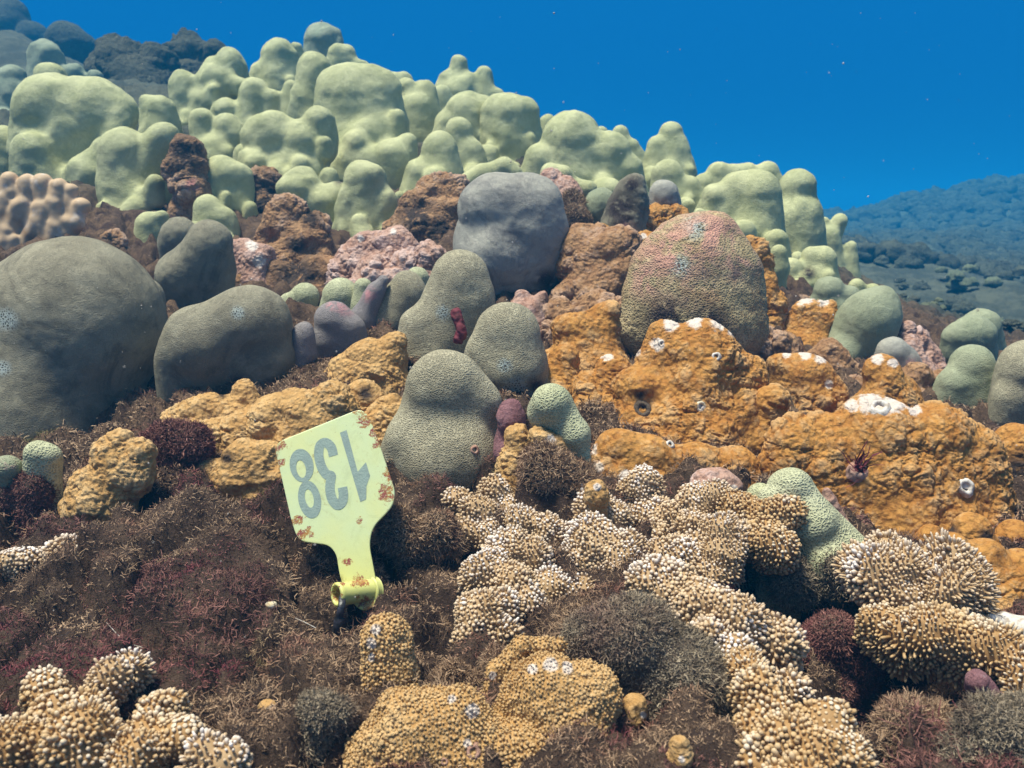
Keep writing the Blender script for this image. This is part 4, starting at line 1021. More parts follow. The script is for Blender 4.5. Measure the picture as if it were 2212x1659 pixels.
# finger coral at the left
def finger_coral():
    d = 1.0
    fs = [(20, 470, 20, 22, 390, 16), (55, 470, 18, 60, 395, 17), (95, 450, 18, 92, 395, 18), (125, 470, 18, 128, 405, 17), (160, 480, 16, 152, 412, 13),
          (10, 500, 18, 8, 430, 16), (20, 505, 18, 42, 445, 16), (70, 480, 17, 55, 440, 16), (60, 525, 17, 82, 478, 15), (100, 520, 18, 92, 450, 18), (135, 510, 18, 118, 440, 17),
          (150, 500, 15, 176, 445, 16), (130, 480, 17, 165, 480, 16), (110, 530, 17, 120, 490, 16), (10, 560, 17, 20, 500, 15), (40, 550, 16, 30, 520, 15), (60, 420, 14, 30, 415, 15), (-15, 480, 20, -10, 410, 18)]
    fs = [(a_, b_, c_ * 1.2, d_, e_, f_ * 1.2) for a_, b_, c_, d_, e_, f_ in fs]
    L = lob(fs, d)
    L2 = lob([(80, 560, 60, 80, 500, 50), (20, 560, 50, 20, 500, 45), (120, 520, 40, 110, 460, 34)], d + .03)
    h = 3.0 * d / F; kk = 5 * d / F
    A = L + L2
    lo = np.min([np.minimum(a - ra, b - rb) for a, b, ra, rb in A], 0) - 4 * h
    hi = np.max([np.maximum(a + ra, b + rb) for a, b, ra, rb in A], 0) + 4 * h
    V, Q = nets(lambda p: sdf(p, A, kk) - 0.0015 * fbm(p, 90, 2, 4), lo, hi, h)
    tip = np.zeros(len(V))
    for a, b, ra, rb in L:
        tip = np.maximum(tip, np.clip(1 - (np.linalg.norm(V - b, axis=1) - rb * 0.9) / (rb * 1.6), 0, 1))
    org = np.array([V[:, 0].mean(), V[:, 1].mean(), V[:, 2].min()])
    o = obj('finger_coral', mk_mesh('finger_coral', V - org, Q, {'tip': tip}), M['finger'], loc=org)
    tag(o, 'stubby brown fingers with whitish tips at the left edge, behind the huge boulder lobe', 'coral')
finger_coral()
print('corals', time.time() - T0)

# ================================================================== dark rocks and corals far away
def farrock(name, label, cat, mat, d, rows, lump=16, lumpf=12, nod=6, nodf=75, cell=3.2, k=12, group=None):
    return coral(name, label, cat, mat, d, rows, k=k, cell=cell, lump=lump, lumpf=lumpf, nod=nod, nodf=nodf, group=group)
farrock('rock', 'dark mottled rock mass behind the green mound at upper left', 'rock', 'darkrock', 2.35, [(265, 180, 72, 262, 138, 44), (330, 190, 50, 335, 140, 30), (230, 190, 40, 215, 150, 24), (300, 250, 80, 300, 200, 70)])
farrock('rock', 'dark rock with a ragged crest left of the green skyline humps', 'rock', 'darkrock', 2.5, [(400, 180, 66, 400, 130, 40), (455, 180, 50, 460, 135, 30), (420, 140, 40, 425, 120, 26), (380, 250, 80, 400, 200, 70)])
farrock('coral_head', 'blue hazed coral head nearest the dark rocks at upper left', 'coral head', 'farreef', 3.5, [(150, 140, 62, 148, 95, 48), (190, 130, 36, 185, 100, 26)], lumpf=6, nodf=9)
farrock('coral_head', 'faint blue reef shoulder cut by the upper left corner', 'coral head', 'farreef', 4.2, [(20, 130, 80, 10, 50, 50), (60, 140, 50, 70, 80, 30), (-60, 130, 90, -50, 20, 60)], lumpf=5, nodf=8)
rg = np.random.default_rng(5)
def blobs(pts, rad, rgx, sub=2):
    """lumpy low coral heads at points; returns V,Q"""
    n_, m_ = 14, 9
    th = np.linspace(0, 2 * math.pi, n_, endpoint=False); ph = np.linspace(0.05, 1.9, m_)
    D = np.array([(math.sin(p) * math.cos(t), math.sin(p) * math.sin(t), math.cos(p)) for p in ph for t in th])
    q = np.array([(i * n_ + j, (i + 1) * n_ + j, (i + 1) * n_ + (j + 1) % n_, i * n_ + (j + 1) % n_) for i in range(m_ - 1) for j in range(n_)])
    VV = []; QQ = []
    for k_, (p, r) in enumerate(zip(pts, rad)):
        o_ = rgx.uniform(-50, 50, 3)
        s_ = 1 + 0.55 * fbm(D * 1.0 + o_, 2.6, 3, 2)
        VV.append(p + D * s_[:, None] * r * np.array([1, 1, 0.8])); QQ.append(q + k_ * len(D))
    return np.concatenate(VV), np.concatenate(QQ)
# near rubble corals beyond the right end of the mound: separate heads
heads = [(1880, 560, 1.7, 30), (1930, 575, 1.9, 28), (1900, 600, 1.75, 26), (1960, 610, 1.9, 34), (2010, 640, 1.9, 32), (1985, 660, 1.6, 22), (2050, 650, 2.0, 36), (2110, 640, 2.3, 40),
         (2040, 690, 1.5, 22), (2090, 690, 1.7, 26), (2150, 690, 1.8, 30), (2195, 700, 1.7, 28), (2185, 760, 1.25, 22), (2010, 700, 1.45, 20), (1950, 650, 1.6, 24), (2160, 600, 2.6, 34), (2060, 600, 2.5, 32), (1975, 580, 2.3, 26)]
where = ['touching the slim green fingers at the end of the mound', 'second out from the slim green fingers', 'low beside the slim green fingers', 'above the pale bumps of the low cap',
         'in the middle of the hazy bed above the sage lobe', 'just right of the top of the large sage lobe', 'in the middle of the hazy bed, wide and flat', 'far back at the foot of the blue slope', 'above the pink knobs',
         'left of the double edged sage disc', 'above the double edged sage disc', 'at the right picture edge above the sage disc', 'right of the double edged sage disc, nearest of all', 'right above the large sage lobe',
         'between the slim green fingers and the sage lobe', 'highest on the right, fading into the slope', 'highest in the middle, fading into the slope', 'at the top left of the hazy bed']
hl = ['olive brown', 'pale green', 'dull grey']
M['farpale'] = mat_rock('far_pale_coral_surface', [(0.15, 0.16, 0.10), (0.22, 0.23, 0.14), (0.09, 0.09, 0.06), (0.32, 0.32, 0.22)], 30, 0.01)
hm = ['farreef', 'farpale', 'farreef']
for i_, (u, v, d, r) in enumerate(heads):
    p = P(u, v, d); p[2] = bed(np.array([p[0]]), np.array([p[1]]))[0] + r * d / F * 0.3
    rg2 = np.random.default_rng(90 + i_)
    k6 = rg2.integers(5, 8); off = rg2.normal(size=(k6, 3)) * np.array([.6, .6, .25]) * r * d / F
    V, Q = blobs(p + off, r * d / F * rg2.uniform(.35, .65, k6), rg2)
    o = obj('rubble_coral', mk_mesh('rubble_coral', V - p, Q), M[hm[i_ % 3]], loc=p)
    tag(o, f'{hl[i_ % 3]} knobby coral clump {where[i_]}', 'coral clump', 'coral clumps on the hazy bed')
# the far slope: a mass nobody could count
pts = []; rad = []
for i_ in range(2600):
    y = rg.uniform(2.8, 10.5); x = rg.uniform(0.15, 0.72) * y
    if y < 3.2 and x < 0.8: continue
    pts.append((x, y)); rad.append(rg.uniform(.02, .07) * (0.5 + y / 8))
pts = np.array(pts); z = bed(pts[:, 0], pts[:, 1])
V, Q = blobs(np.column_stack([pts, z + 0.01]), np.array(rad), rg)
o = obj('far_reef_corals', mk_mesh('far_reef_corals', V, Q), M['farreef'])
tag(o, 'blurred blue mass of corals covering the far slope at right', 'corals', kind='stuff')

# ================================================================== turf algae
rg = np.random.default_rng(11)
tot = 1150000
def dens_front(x, y):
    r = np.hypot(x, y)
    return np.clip(1.5 - r * 2.0, 0.10, 1) * (np.abs(x) < 0.60 * (y + 0.08)) * (r > 0.2)
pts, nn = bed_points(tot, (-.55, .55, .16, .78), rg, dens_front)
r_ = np.hypot(pts[:, 0], pts[:, 1])
redm = (fbm(pts, 14, 2, 40) > 0.12)
back = r_ > 0.47
sel = ~redm & ~back
o = fuzz_mesh('turf_algae', pts[sel], nn[sel], .0030, .00029, 'fuzz', rg)
tag(o, 'brown fuzzy turf algae carpeting the foreground around the tag', 'algae', kind='stuff')
sel = redm & ~back
o = fuzz_mesh('turf_algae', pts[sel], nn[sel], .0034, .0003, 'fuzz_red', rg)
tag(o, 'dark red wispy algae in patches through the brown turf', 'algae', kind='stuff')
sel = back
o = fuzz_mesh('turf_algae', pts[sel], nn[sel], .0032, .00055, 'fuzz', rg)
tag(o, 'maroon algae filling the gaps between the corals behind the tag', 'algae', kind='stuff')
FG = 'turf covered rocks'
fuzz_rock('algae_covered_rock', 'fuzzy brown clump in the centre between the curved honeycomb lobe and the papillae', 'rock', .435, [(1190, 1080, 60, 1190, 1030, 46), (1230, 1100, 46, 1240, 1060, 40), (1160, 1020, 36, 1165, 1000, 30)], n=14000, length=.004, width=.00045, group=FG)
fuzz_rock('algae_covered_rock', 'large olive brown fuzzy hummock at the lower centre right', 'rock', .31, [(1400, 1460, 140, 1370, 1380, 85), (1480, 1560, 150, 1470, 1470, 100), (1290, 1420, 70, 1270, 1370, 50), (1570, 1660, 120, 1560, 1590, 90), (1420, 1660, 130, 1420, 1590, 100)], fmat='fuzz_olive', n=52000, length=.0032, width=.00034, group=FG, k=40)
fuzz_rock('algae_covered_rock', 'dark fuzzy boulder deep in the lower right hollow', 'rock', .285, [(1980, 1630, 80, 1950, 1570, 60), (2020, 1680, 100, 2010, 1610, 66)], n=12000, group=FG)
fuzz_rock('algae_covered_rock', 'olive fuzzy boulder filling the lower right corner', 'rock', .268, [(2160, 1650, 100, 2150, 1590, 70), (2220, 1600, 70, 2215, 1560, 50), (2080, 1680, 70, 2075, 1640, 50)], fmat='fuzz_olive', n=20000, group=FG)
fuzz_rock('algae_covered_rock', 'fuzzy dark tufted knoll left behind the tag, on the tan coral', 'rock', .47, [(370, 1020, 52, 365, 960, 44), (330, 1000, 30, 330, 960, 24), (420, 1000, 40, 415, 960, 30)], fmat='fuzz_red', n=12000, length=.004, width=.00045, group=FG)
fuzz_rock('algae_covered_rock', 'dark maroon algae pillar under the yellowish knob at the left edge', 'rock', .445, [(90, 1130, 62, 80, 1060, 50), (20, 1130, 50, 10, 1070, 44)], fmat='fuzz_red', n=13000, length=.0035, width=.0004, group=FG)
fuzz_rock('algae_covered_rock', 'fuzzy knobs behind the foot of the tag, left of the papillae', 'rock', .40, [(960, 1170, 40, 950, 1140, 34), (900, 1200, 40, 890, 1170, 30), (860, 1150, 30, 860, 1130, 24)], n=9000, length=.004, width=.0004, group=FG)
fuzz_rock('algae_covered_rock', 'low turf cushion right of the tan finger', 'rock', .315, [(970, 1470, 40, 980, 1450, 30), (1080, 1440, 34, 1070, 1430, 26), (1010, 1500, 40, 1020, 1480, 30)], n=8000, group=FG)
fuzz_rock('algae_covered_rock', 'grassy olive turf knoll right of the pale stump at the bottom', 'rock', .275, [(680, 1600, 66, 690, 1550, 50), (640, 1660, 60, 640, 1620, 50), (740, 1560, 40, 740, 1540, 34)], fmat='fuzz_olive', n=14000, group=FG)
fuzz_rock('algae_covered_rock', 'dim turf ledge inside the dark hollow under the bent lobe', 'rock', .40, [(1790, 1230, 46, 1790, 1215, 34), (1720, 1260, 46, 1715, 1250, 34), (1850, 1270, 40, 1840, 1260, 30)], fmat='fuzz_olive', n=12000, length=.004, width=.0004, group=FG)
fuzz_rock('algae_covered_rock', 'dark red turf slab along the floor of the lower right hollow', 'rock', .36, [(1780, 1400, 60, 1800, 1370, 46), (1850, 1440, 60, 1860, 1420, 46), (1800, 1520, 60, 1800, 1490, 50)], fmat='fuzz_red', n=16000, length=.003, width=.00035, group=FG)
print('turf', time.time() - T0)

# ================================================================== the yellow tag
TD = .372                                   # distance of the tag from the lens
C3, S3 = math.cos(R(3.3)), math.sin(R(3.3))
def ZP(x, y):                               # traced plate coordinates -> metres right and up of the tag foot
    u = (600 + x / 2.592) * .864; v = (980 + y / 2.592) * .864
    X_, Y_ = (u - 790) * TD / F * 1.03, -(v - 1290) * TD / F * 1.065
    return (X_ * C3 - Y_ * S3, X_ * S3 + Y_ * C3)
def prism(name, outline, z0, z1, mat, parent, bevel=0.0, holes=()):
    import bmesh
    from mathutils.geometry import tessellate_polygon
    loops = [outline] + list(holes)
    flat = [p for l in loops for p in l]
    tris = tessellate_polygon([[Vector((p[0], p[1], 0)) for p in l] for l in loops])
    bm = bmesh.new()
    top = [bm.verts.new((p[0], p[1], z1)) for p in flat]
    bot = [bm.verts.new((p[0], p[1], z0)) for p in flat]
    for t in tris:
        try:
            bm.faces.new([top[i] for i in t]); bm.faces.new([bot[i] for i in reversed(t)])
        except ValueError: pass
    s = 0
    for l in loops:
        n_ = len(l)
        for i in range(n_):
            a, b = s + i, s + (i + 1) % n_
            bm.faces.new((top[a], top[b], bot[b], bot[a]))
        s += n_
    bmesh.ops.recalc_face_normals(bm, faces=bm.faces)
    bmesh.ops.dissolve_limit(bm, angle_limit=0.01, verts=bm.verts, edges=bm.edges)
    if bevel:
        ed = [e_ for e_ in bm.edges if e_.calc_face_angle(0) > 1.0]
        bmesh.ops.bevel(bm, geom=ed, offset=bevel, segments=2, profile=0.6, affect='EDGES')
    me = bpy.data.meshes.new(name); bm.to_mesh(me); bm.free()
    return obj(name, me, mat, parent)
def rounded(pts, rads, n=6):
    o_ = []
    m_ = len(pts)
    for i in range(m_):
        p0, p1, p2 = (np.array(pts[(i + k) % m_], float) for k in (-1, 0, 1))
        r = rads[i]
        a = (p0 - p1); la = np.linalg.norm(a); b = (p2 - p1); lb = np.linalg.norm(b)
        if r <= 0: o_.append(tuple(p1)); continue
        r = min(r, la * .48, lb * .48)
        s_, e_ = p1 + a / la * r, p1 + b / lb * r
        for k in range(n + 1):
            t = k / n
            o_.append(tuple((1 - t) ** 2 * s_ + 2 * t * (1 - t) * p1 + t * t * e_))
    return o_

mt, n, b = mat_new('yellow_tag_plastic'); g = G(n)
base = g.mix(g.ramp(g.noise(40, 3), 0.4, 0.7), (0.55, 0.62, 0.34), (0.60, 0.62, 0.28))
lowy = g.ramp(g.sep(1), 0.035, 0.0)                  # older, yellower plastic at the neck
base = g.mix(g.math('MULTIPLY', lowy, 0.6), base, (0.66, 0.60, 0.10))
st = g.noise(420, 6, 0.75)
edge = g.attr('wear')
mask = g.math('MULTIPLY', g.ramp(g.math('ADD', g.math('MULTIPLY', edge, 0.34), g.noise(240, 5, 0.72, dist=0.5)), 0.66, 0.72), g.ramp(g.noise(1300, 4, 0.7), 0.36, 0.5))
col = g.mix(mask, base, g.mix(g.ramp(g.noise(500, 3), 0.4, 0.6), (0.25, 0.05, 0.04), (0.36, 0.17, 0.03)))
spk = g.ramp(g.noise(900, 4, 0.6), 0.71, 0.76)
col = g.mix(g.math('MULTIPLY', spk, 0.8), col, (0.12, 0.05, 0.03))
sm = g.math('MULTIPLY', g.ramp(st, 0.52, 0.66), g.ramp(g.noise(60, 3), 0.50, 0.68))
col = g.mix(g.math('MULTIPLY', sm, 0.85), col, (0.30, 0.24, 0.07))
film = g.math('MULTIPLY', g.ramp(g.noise(75, 6, 0.75, dist=0.8), 0.50, 0.72), 0.38)
col = g.mix(film, col, (0.33, 0.36, 0.16))
n.links.new(col, b.inputs['Base Color']); b.inputs['Subsurface Weight'].default_value = 0.2; b.inputs['Subsurface Radius'].default_value = (.004, .004, .002); b.inputs['Subsurface Scale'].default_value = 1.0; b.inputs['Roughness'].default_value = 0.42; b.inputs['Specular IOR Level'].default_value = 0.4
n.links.new(g.bump(g.noise(300, 4), 0.15, 0.0006), b.inputs['Normal'])
M['tag'] = mt
M['ink'] = mat_simple('grey_printed_ink', (0.24, 0.31, 0.27), 0.5, (0.21, 0.27, 0.24), 300)
mi = M['ink'].node_tree; bi = [x for x in mi.nodes if x.type == 'BSDF_PRINCIPLED'][0]
gi = G(mi); prev = bi.inputs['Base Color'].links[0].from_socket
mi.links.new(gi.mix(gi.ramp(gi.noise(700, 4, .6), 0.68, 0.73), prev, (0.10, 0.04, 0.02)), bi.inputs['Base Color'])

foot = P(790, 1290, TD)
tago = empty('numbered_tag', foot)
tago.rotation_euler = (R(90) + PITCH - R(20), 0, 0)
tag(tago, 'yellow plastic cattle tag numbered 138 upside down, stained with rust, standing in the brown turf', 'tag')
ol = rounded([(205, 325), (800, 112), (870, 250), (1030, 745), (860, 905), (838, 1010), (892, 1290), (885, 1380), (800, 1420), (700, 1330), (650, 1190), (630, 1060), (580, 1000), (385, 965), (340, 850)],
             [75, 70, 60, 110, 110, 110, 80, 70, 60, 60, 60, 60, 70, 80, 60])
ol = [ZP(*p) for p in ol][::-1]
TH = .0011
plate = prism('plate', ol, -TH, TH * .6, M['tag'], tago, bevel=.0004)
# wear attribute: rust gathers at the right corner, the left corner and the neck
def wearattr(o, pts_, off=(0, 0, 0)):
    co = np.zeros(len(o.data.vertices) * 3); o.data.vertices.foreach_get('co', co); co = co.reshape(-1, 3)
    a = np.zeros(len(co))
    for (x, y, r) in pts_:
        c = ZP(x, y); rr = 1.25 * r / 2.592 * .864 * TD / F
        a = np.maximum(a, np.clip(1.15 - np.hypot(co[:, 0] + off[0] - c[0], co[:, 1] + off[1] - c[1]) / rr, 0, 1))
    at = o.data.attributes.new('wear', 'FLOAT', 'POINT'); at.data.foreach_set('value', a.astype(np.float32))
# re-mesh the face finely so that the wear mask can vary across it
import bmesh
bm = bmesh.new(); bm.from_mesh(plate.data)
bmesh.ops.triangulate(bm, faces=bm.faces)
for _ in range(5):
    long_ = [e_ for e_ in bm.edges if e_.calc_length() > .0022]
    if not long_: break
    bmesh.ops.subdivide_edges(bm, edges=long_, cuts=1, use_grid_fill=False)
    bmesh.ops.triangulate(bm, faces=[f for f in bm.faces if len(f.verts) > 3])
bm.to_mesh(plate.data); bm.free()
WR = [(830, 200, 85), (870, 280, 60), (900, 350, 50), (240, 350, 70), (250, 460, 40), (960, 570, 60), (950, 700, 80), (420, 930, 60), (380, 830, 50), (690, 1110, 34), (780, 860, 30), (770, 1230, 46), (640, 140, 24), (740, 120, 30), (500, 195, 20), (820, 1360, 60), (880, 1300, 30)]
wearattr(plate, WR)

def stroke(path, wd, n=10):
    P_ = [np.array(p, float) for p in path]
    pts_ = []
    E = [2 * P_[0] - P_[1]] + P_ + [2 * P_[-1] - P_[-2]]
    for i in range(1, len(E) - 2):
        for k in range(n):
            t = k / n
            pts_.append(0.5 * ((2 * E[i]) + (-E[i - 1] + E[i + 1]) * t + (2 * E[i - 1] - 5 * E[i] + 4 * E[i + 1] - E[i + 2]) * t * t + (-E[i - 1] + 3 * E[i] - 3 * E[i + 1] + E[i + 2]) * t ** 3))
    pts_.append(P_[-1]); pts_ = np.array(pts_)
    tg = np.gradient(pts_, axis=0); tg /= np.linalg.norm(tg, axis=1, keepdims=True)
    nr2 = np.column_stack([-tg[:, 1], tg[:, 0]])
    return [tuple(x) for x in pts_ + nr2 * wd / 2] + [tuple(x) for x in (pts_ - nr2 * wd / 2)[::-1]]
def ell(cx, cy, a, b_, ang, n=40):
    c, s = math.cos(ang), math.sin(ang)
    return [(cx + a * math.cos(t) * c - b_ * math.sin(t) * s, cy + a * math.cos(t) * s + b_ * math.sin(t) * c) for t in np.linspace(0, 2 * math.pi, n, endpoint=False)]
zi = TH * .6
def band(name, so, z, mat, parent):
    m_ = len(so) // 2
    A_ = [ZP(*p) for p in so[:m_]]; B_ = [ZP(*p) for p in so[m_:][::-1]]
    V = []
    for i in range(m_):
        zt = z + .0001 + .00006 * i / m_
        V += [(*A_[i], zt), (*B_[i], zt), (*A_[i], z - .0001), (*B_[i], z - .0001)]
    Q = []
    for i in range(m_ - 1):
        a = 4 * i
        Q += [(a, a + 4, a + 5, a + 1), (a, a + 2, a + 6, a + 4), (a + 1, a + 5, a + 7, a + 3)]
    Q += [(0, 1, 3, 2), (4 * m_ - 4, 4 * m_ - 2, 4 * m_ - 1, 4 * m_ - 3)]
    return obj(name, mk_mesh(name, np.array(V), np.array(Q), smooth=False), mat, parent)
# 8: outline of both bowls with two holes, upside down
e8 = R(-14)
def in8(p):
    return [ (abs_) for abs_ in p]
cA, cB = (395, 482), (452, 706)
A8 = ell(cA[0], cA[1], 77, 112, e8, 72); B8 = ell(cB[0], cB[1], 72, 124, e8, 72)
def inside(p, c, a, b_):
    cc, ss = math.cos(-e8), math.sin(-e8); x, y = p[0] - c[0], p[1] - c[1]
    X, Y = x * cc - y * ss, x * ss + y * cc
    return (X / a) ** 2 + (Y / b_) ** 2 < 1
def angsort(pts_, c): return pts_
oA = [p for p in A8 if not inside(p, cB, 72, 124)]; oB = [p for p in B8 if not inside(p, cA, 77, 112)]
def roll(l, c):    # start just after the gap
    m_ = len(l); ds = [math.hypot(l[i][0] - l[i - 1][0], l[i][1] - l[i - 1][1]) for i in range(m_)]
    k_ = int(np.argmax(ds)); return l[k_:] + l[:k_]
o8 = roll(oA, cA) + roll(oB, cB)
h1 = ell(393, 520, 30, 66, e8, 36); h2 = ell(449, 690, 27, 60, e8, 36)
h1 = ell(392, 505, 30, 60, e8, 36); h2 = ell(450, 700, 27, 62, e8, 36)
num8 = prism('numeral', [ZP(*p) for p in o8], zi, zi + .00012, M['ink'], tago, holes=[[ZP(*p) for p in h1], [ZP(*p) for p in h2]])
num8['label'] = 'grey numeral 8, upside down'
o3 = stroke([(603, 428), (585, 372), (545, 340), (512, 362), (508, 430), (530, 500), (562, 548), (604, 566)], 50)
n3a = band('numeral', stroke([(604, 430), (588, 372), (548, 338), (513, 358), (507, 425), (527, 500), (560, 550), (590, 562), (586, 600), (584, 655), (600, 715), (636, 752), (664, 735), (672, 690), (665, 640)], 62, 8), zi, M['ink'], tago)
n3a['label'] = 'grey numeral 3, upside down'
n1 = prism('numeral', [ZP(*p) for p in [(645, 278), (690, 262), (765, 545), (819, 484), (846, 575), (822, 640), (820, 726), (782, 740)]], zi, zi + .00012, M['ink'], tago)
n1['label'] = 'grey numeral 1, upside down'
# socket: short open tube pointing left and forward from the foot
def tube(name, a, b_, r, ri, mat, parent, n=40, rings=7, rim=.0004):
    a = np.array(a); b_ = np.array(b_); ax = b_ - a; ln = np.linalg.norm(ax); ax /= ln
    x = np.cross(ax, [0, 1, 0.1]); x /= np.linalg.norm(x); y = np.cross(ax, x)
    prof = [(r * 1.05, 0.0)] + [(r, ln * t) for t in np.linspace(0.15, 0.85, rings)] + [(r * 1.06, ln * 0.93), (r * 1.06, ln), (r - rim, ln + rim), (ri + rim * .6, ln + rim), (ri, ln * .97), (ri, 0.1 * ln), (0.0001, 0.08 * ln)]
    V = []; 
    for rr, t in prof:
        for k in range(n):
            th = 2 * math.pi * k / n
            V.append(a + ax * t + (x * math.cos(th) + y * math.sin(th)) * rr)
    Q = [(i * n + k, i * n + (k + 1) % n, (i + 1) * n + (k + 1) % n, (i + 1) * n + k) for i in range(len(prof) - 1) for k in range(n)]
    return obj(name, mk_mesh(name, np.array(V), np.array(Q)), mat, parent)
def L3(x, y, z): 
    p = ZP(x, y); return (p[0], p[1], z)
sock = tube('socket', L3(840, 1285, -.002), L3(655, 1320, .0080), .0047, .0034, M['tag'], tago)
wearattr(sock, [(780, 1240, 60), (820, 1370, 60), (700, 1250, 30), (650, 1310, 60)])
lip = tube('collar', L3(862, 1285, -.0035), L3(835, 1290, -.0015), .0056, .004, M['tag'], tago)
wearattr(lip, [(800, 1200, 60), (860, 1390, 50)])
# cable tie through the socket, down into the turf
def ribbon(name, path, wd, th, mat, parent=None, loc=None):
    P_ = np.array(path, float); pts_ = []
    E = np.vstack([2 * P_[0] - P_[1], P_, 2 * P_[-1] - P_[-2]])
    for i in range(1, len(E) - 2):
        for k in range(10):
            t = k / 10
            pts_.append(0.5 * ((2 * E[i]) + (-E[i - 1] + E[i + 1]) * t + (2 * E[i - 1] - 5 * E[i] + 4 * E[i + 1] - E[i + 2]) * t * t + (-E[i - 1] + 3 * E[i] - 3 * E[i + 1] + E[i + 2]) * t ** 3))
    pts_ = np.array(pts_); tg = np.gradient(pts_, axis=0); tg /= np.linalg.norm(tg, axis=1, keepdims=True)
    s_ = np.cross(tg, [0.2, -0.9, 0.3]); s_ /= np.linalg.norm(s_, axis=1, keepdims=True); t_ = np.cross(tg, s_)
    wd_ = np.broadcast_to(wd, (len(pts_),)); V = []
    for i in range(len(pts_)):
        for k in range(8):
            th_ = 2 * math.pi * k / 8
            V.append(pts_[i] + s_[i] * math.cos(th_) * wd_[i] / 2 + t_[i] * math.sin(th_) * th / 2)
    m_ = len(pts_)
    Q = [(i * 8 + k, i * 8 + (k + 1) % 8, (i + 1) * 8 + (k + 1) % 8, (i + 1) * 8 + k) for i in range(m_ - 1) for k in range(8)]
    V = np.array(V)
    if loc is not None: V = V - loc
    return obj(name, mk_mesh(name, V, np.array(Q)), mat, parent, loc)
st0 = P(728, 1370, TD - .01)
tie = empty('cable_tie', st0)
tag(tie, 'black cable tie looped through the hollow foot of the yellow tag', 'cable tie')
ribbon('strap', [P(790, 1280, TD - .001) - st0, P(745, 1286, TD - .008) - st0, P(738, 1310, TD - .0135) - st0, P(731, 1345, TD - .013) - st0, P(728, 1400, TD - .010) - st0], .0030, .0013, M['black'], tie)
ribbon('strap_head', [P(735, 1335, TD - .0135) - st0, P(732, 1352, TD - .0135) - st0, P(730, 1372, TD - .012) - st0], .0048, .0026, M['black'], tie)
pg = P(797, 1345, TD - .002)
ribbon('peg', [P(797, 1290, TD + .003), P(797, 1320, TD + .001), P(797, 1360, TD)], .0048, .003, M['black'], None, pg)
tag(bpy.data.objects['peg'], 'dark peg holding the tag foot down in the turf', 'peg')

# ================================================================== small creatures and details
bpy.context.view_layer.update()
DG = bpy.context.evaluated_depsgraph_get()
def ring(name, label, cat, u, v, d, r, depth=.6, mat='white', group=None, out=(0, -.9, .35), tuft=False):
    """a little raised rim round a dark hole"""
    hit, hp, hn, _i, _o, _m = S.ray_cast(DG, Vector(CAM), (Vector(P(u, v, 1.0)) - Vector(CAM)).normalized())
    if hit and abs((hp - Vector(CAM)).length - d) < .15:
        c = np.array(hp); d = (c - CAM) @ FW; out = np.array(hn) * .5 + np.array(out, float) * .8
    else: c = P(u, v, d)
    rr = r * d / F * .85; c = c + np.array(out, float) / np.linalg.norm(out) * rr * .22
    e_ = empty(name, c); tag(e_, label, cat, group)
    ax = np.array(out, float); ax /= np.linalg.norm(ax)
    x = np.cross(ax, [1, 0, .2]); x /= np.linalg.norm(x); y = np.cross(ax, x)
    prof = [(1.5, -.9), (1.25, -.15), (1.0, .12), (.82, .2), (.62, .12), (.5, -.1), (.42, -.5)]
    rgx = np.random.default_rng(int(u + v)); n_ = 22
    wob = 1 + .12 * rgx.normal(size=n_); wob = (wob + np.roll(wob, 1) + np.roll(wob, -1)) / 3
    V = np.array([ax * h_ * rr + (x * math.cos(2 * math.pi * k / n_) + y * math.sin(2 * math.pi * k / n_)) * q_ * rr * wob[k] for q_, h_ in prof for k in range(n_)])
    Q = np.array([(i * n_ + k, i * n_ + (k + 1) % n_, (i + 1) * n_ + (k + 1) % n_, (i + 1) * n_ + k) for i in range(len(prof) - 1) for k in range(n_)])
    obj('rim', mk_mesh('rim', V, Q), M[mat], e_)
    V = np.concatenate([[ax * rr * -.35], [ax * rr * -.25 + (x * math.cos(2 * math.pi * k / n_) + y * math.sin(2 * math.pi * k / n_)) * .6 * rr for k in range(n_)]])
    Q = np.array([(0, 1 + k, 1 + (k + 1) % n_) for k in range(n_)])
    obj('hollow', mk_mesh('hollow', V, Q), M['hole'], e_)
    if tuft:
        rgx = np.random.default_rng(3); m_ = 40
        pts_ = rgx.normal(size=(m_, 3)) * rr * .22
        Vt, Qt, _k = strands(pts_ + ax * rr * .1, np.tile(np.array([.1, -.25, 1.0]), (m_, 1)), rr * 1.9, rr * .22, rgx)
        obj('tuft', mk_mesh('tuft', Vt, Qt), M['maroon'], e_)
    return e_
ring('tube_worm', 'small white rimmed tube with a dark eye on the big orange block', 'tube worm', 1547, 770, .502, 9, mat='white')
ring('tube_worm', 'grey tube mouth at the whitish upper rim of the orange block', 'tube worm', 1430, 742, .53, 7, mat='white')
ring('barnacle', 'grey crater like barnacle at the left of the big orange block', 'barnacle', 1388, 885, .515, 19, mat='brownrock')
ring('barnacle', 'cream crater on the lower face of the big orange block', 'barnacle', 1513, 878, .484, 13, mat='pale')
ring('barnacle', 'tiny pale crater near the foot of the big orange block', 'barnacle', 1447, 960, .488, 9, mat='white')
ring('barnacle', 'low open hole in the white plate of the wide orange mass', 'barnacle', 1900, 880, .465, 22, mat='white', out=(0, -.5, .9))
ring('barnacle', 'raised pink cone with a maroon tuft on the wide orange mass', 'barnacle', 1855, 1015, .424, 22, mat='pink', tuft=True, out=(0, -.6, .8))
ring('barnacle', 'white oval ring on the right side of the wide orange mass', 'barnacle', 2085, 1052, .436, 18, mat='white')
ring('tube_worm', 'pink spiral tube end on the foremost grey lobe', 'tube worm', 1025, 972, .452, 9, mat='pink', out=(.2, -.9, .2))
ring('barnacle', 'little dark lipped crater at the bottom of the golden mound', 'barnacle', 1022, 1625, .246, 16, mat='pink')
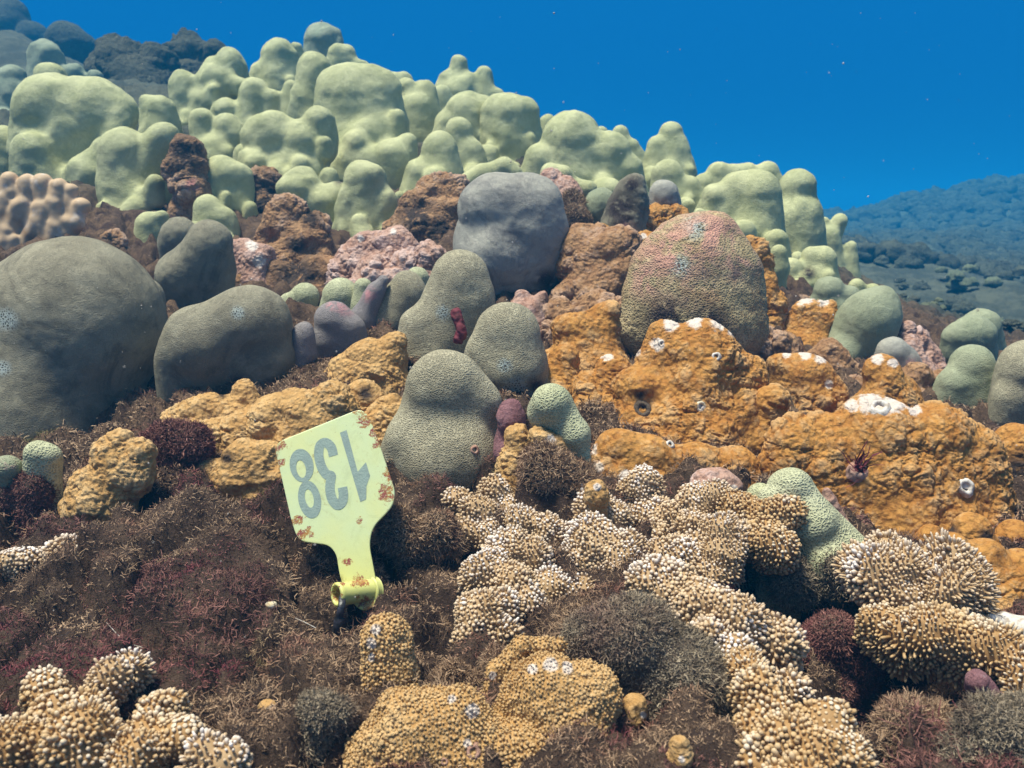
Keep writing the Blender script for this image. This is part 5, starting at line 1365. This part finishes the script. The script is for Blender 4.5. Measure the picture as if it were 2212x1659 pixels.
ring('tube_worm', 'small white ringed tube at the bottom edge of the golden coral', 'tube worm', 960, 1645, .25, 8, mat='pink')
# little shell in the turf
sn = coral('sea_snail', 'tiny green and white shell lying in the turf left of the tag foot', 'snail', 'pale', .362, [(572, 1308, 7, 590, 1307, 9)], k=5, cell=1.2, lump=1, foot=False)
# fine white threads
def thread(label, path, d):
    p0 = P(*path[0], d)
    o_ = ribbon('hydroid_thread', [P(u, v, d + dz) for (u, v), dz in zip(path, (0, -.004, -.006))], .00028, .00028, M['white'], None, p0)
    tag(o_, label, 'thread', 'fine white threads in the turf')
thread('fine white thread standing upright in the middle of the turf', [(445, 1318), (452, 1345), (452, 1385)], .355)
thread('fine slanted white thread left of the upright one', [(230, 1345), (270, 1385), (312, 1400)], .345)
thread('short fine thread just left of the cable tie', [(638, 1335), (660, 1345), (685, 1358)], .355)
thread('short pale thread at the upper left of the turf bank', [(310, 1212), (318, 1225), (335, 1232)], .41)
# drifting specks
rg = np.random.default_rng(77)
n_ = 420
pp = np.array([P(rg.uniform(0, 2212), rg.uniform(0, 1500), d) for d in rg.uniform(.18, .9, n_)])
pp = pp[pp[:, 2] > bed(pp[:, 0], pp[:, 1]) + .03]
oc = np.array([(1, 0, 0), (-1, 0, 0), (0, 1, 0), (0, -1, 0), (0, 0, 1), (0, 0, -1)])
of = np.array([(0, 2, 4), (2, 1, 4), (1, 3, 4), (3, 0, 4), (2, 0, 5), (1, 2, 5), (3, 1, 5), (0, 3, 5)])
rs = rg.uniform(.00012, .00034, len(pp))
V = (pp[:, None] + oc[None] * rs[:, None, None] * rg.uniform(.5, 1.4, (len(pp), 6, 1))).reshape(-1, 3)
o = obj('drifting_particles', mk_mesh('drifting_particles', V, (of[None] + (np.arange(len(pp)) * 6)[:, None, None]).reshape(-1, 3)), M['white'])
tag(o, 'tiny pale specks drifting in the blue water', 'particles', kind='stuff')

# ================================================================== the water itself
def water_box():
    import bmesh
    bm = bmesh.new(); bmesh.ops.create_cube(bm, size=1.0)
    me = bpy.data.meshes.new('haze'); bm.to_mesh(me); bm.free()
    o_ = bpy.data.objects.new('haze', me); C.objects.link(o_)
    zl, zh = -2.6, 1.25
    o_.scale = (44, 44, zh - zl); o_.location = (0, 6, (zl + zh) / 2)
    m = bpy.data.materials.new('sea_water'); m.use_nodes = True; n = m.node_tree; n.nodes.clear()
    ot = n.nodes.new('ShaderNodeOutputMaterial'); v = n.nodes.new('ShaderNodeVolumePrincipled')
    v.inputs['Color'].default_value = (0.008, 0.19, 0.42, 1)
    v.inputs['Absorption Color'].default_value = (0.02, 0.35, 0.75, 1)
    v.inputs['Density'].default_value = 0.14
    v.inputs['Anisotropy'].default_value = 0.0
    n.links.new(v.outputs[0], ot.inputs['Volume'])
    me.materials.append(m)
    tag(o_, 'clear blue sea water between the camera and the far reef', 'water', kind='stuff')
water_box()
print('done', time.time() - T0, sum(len(o.data.polygons) for o in S.objects if o.type == 'MESH'))
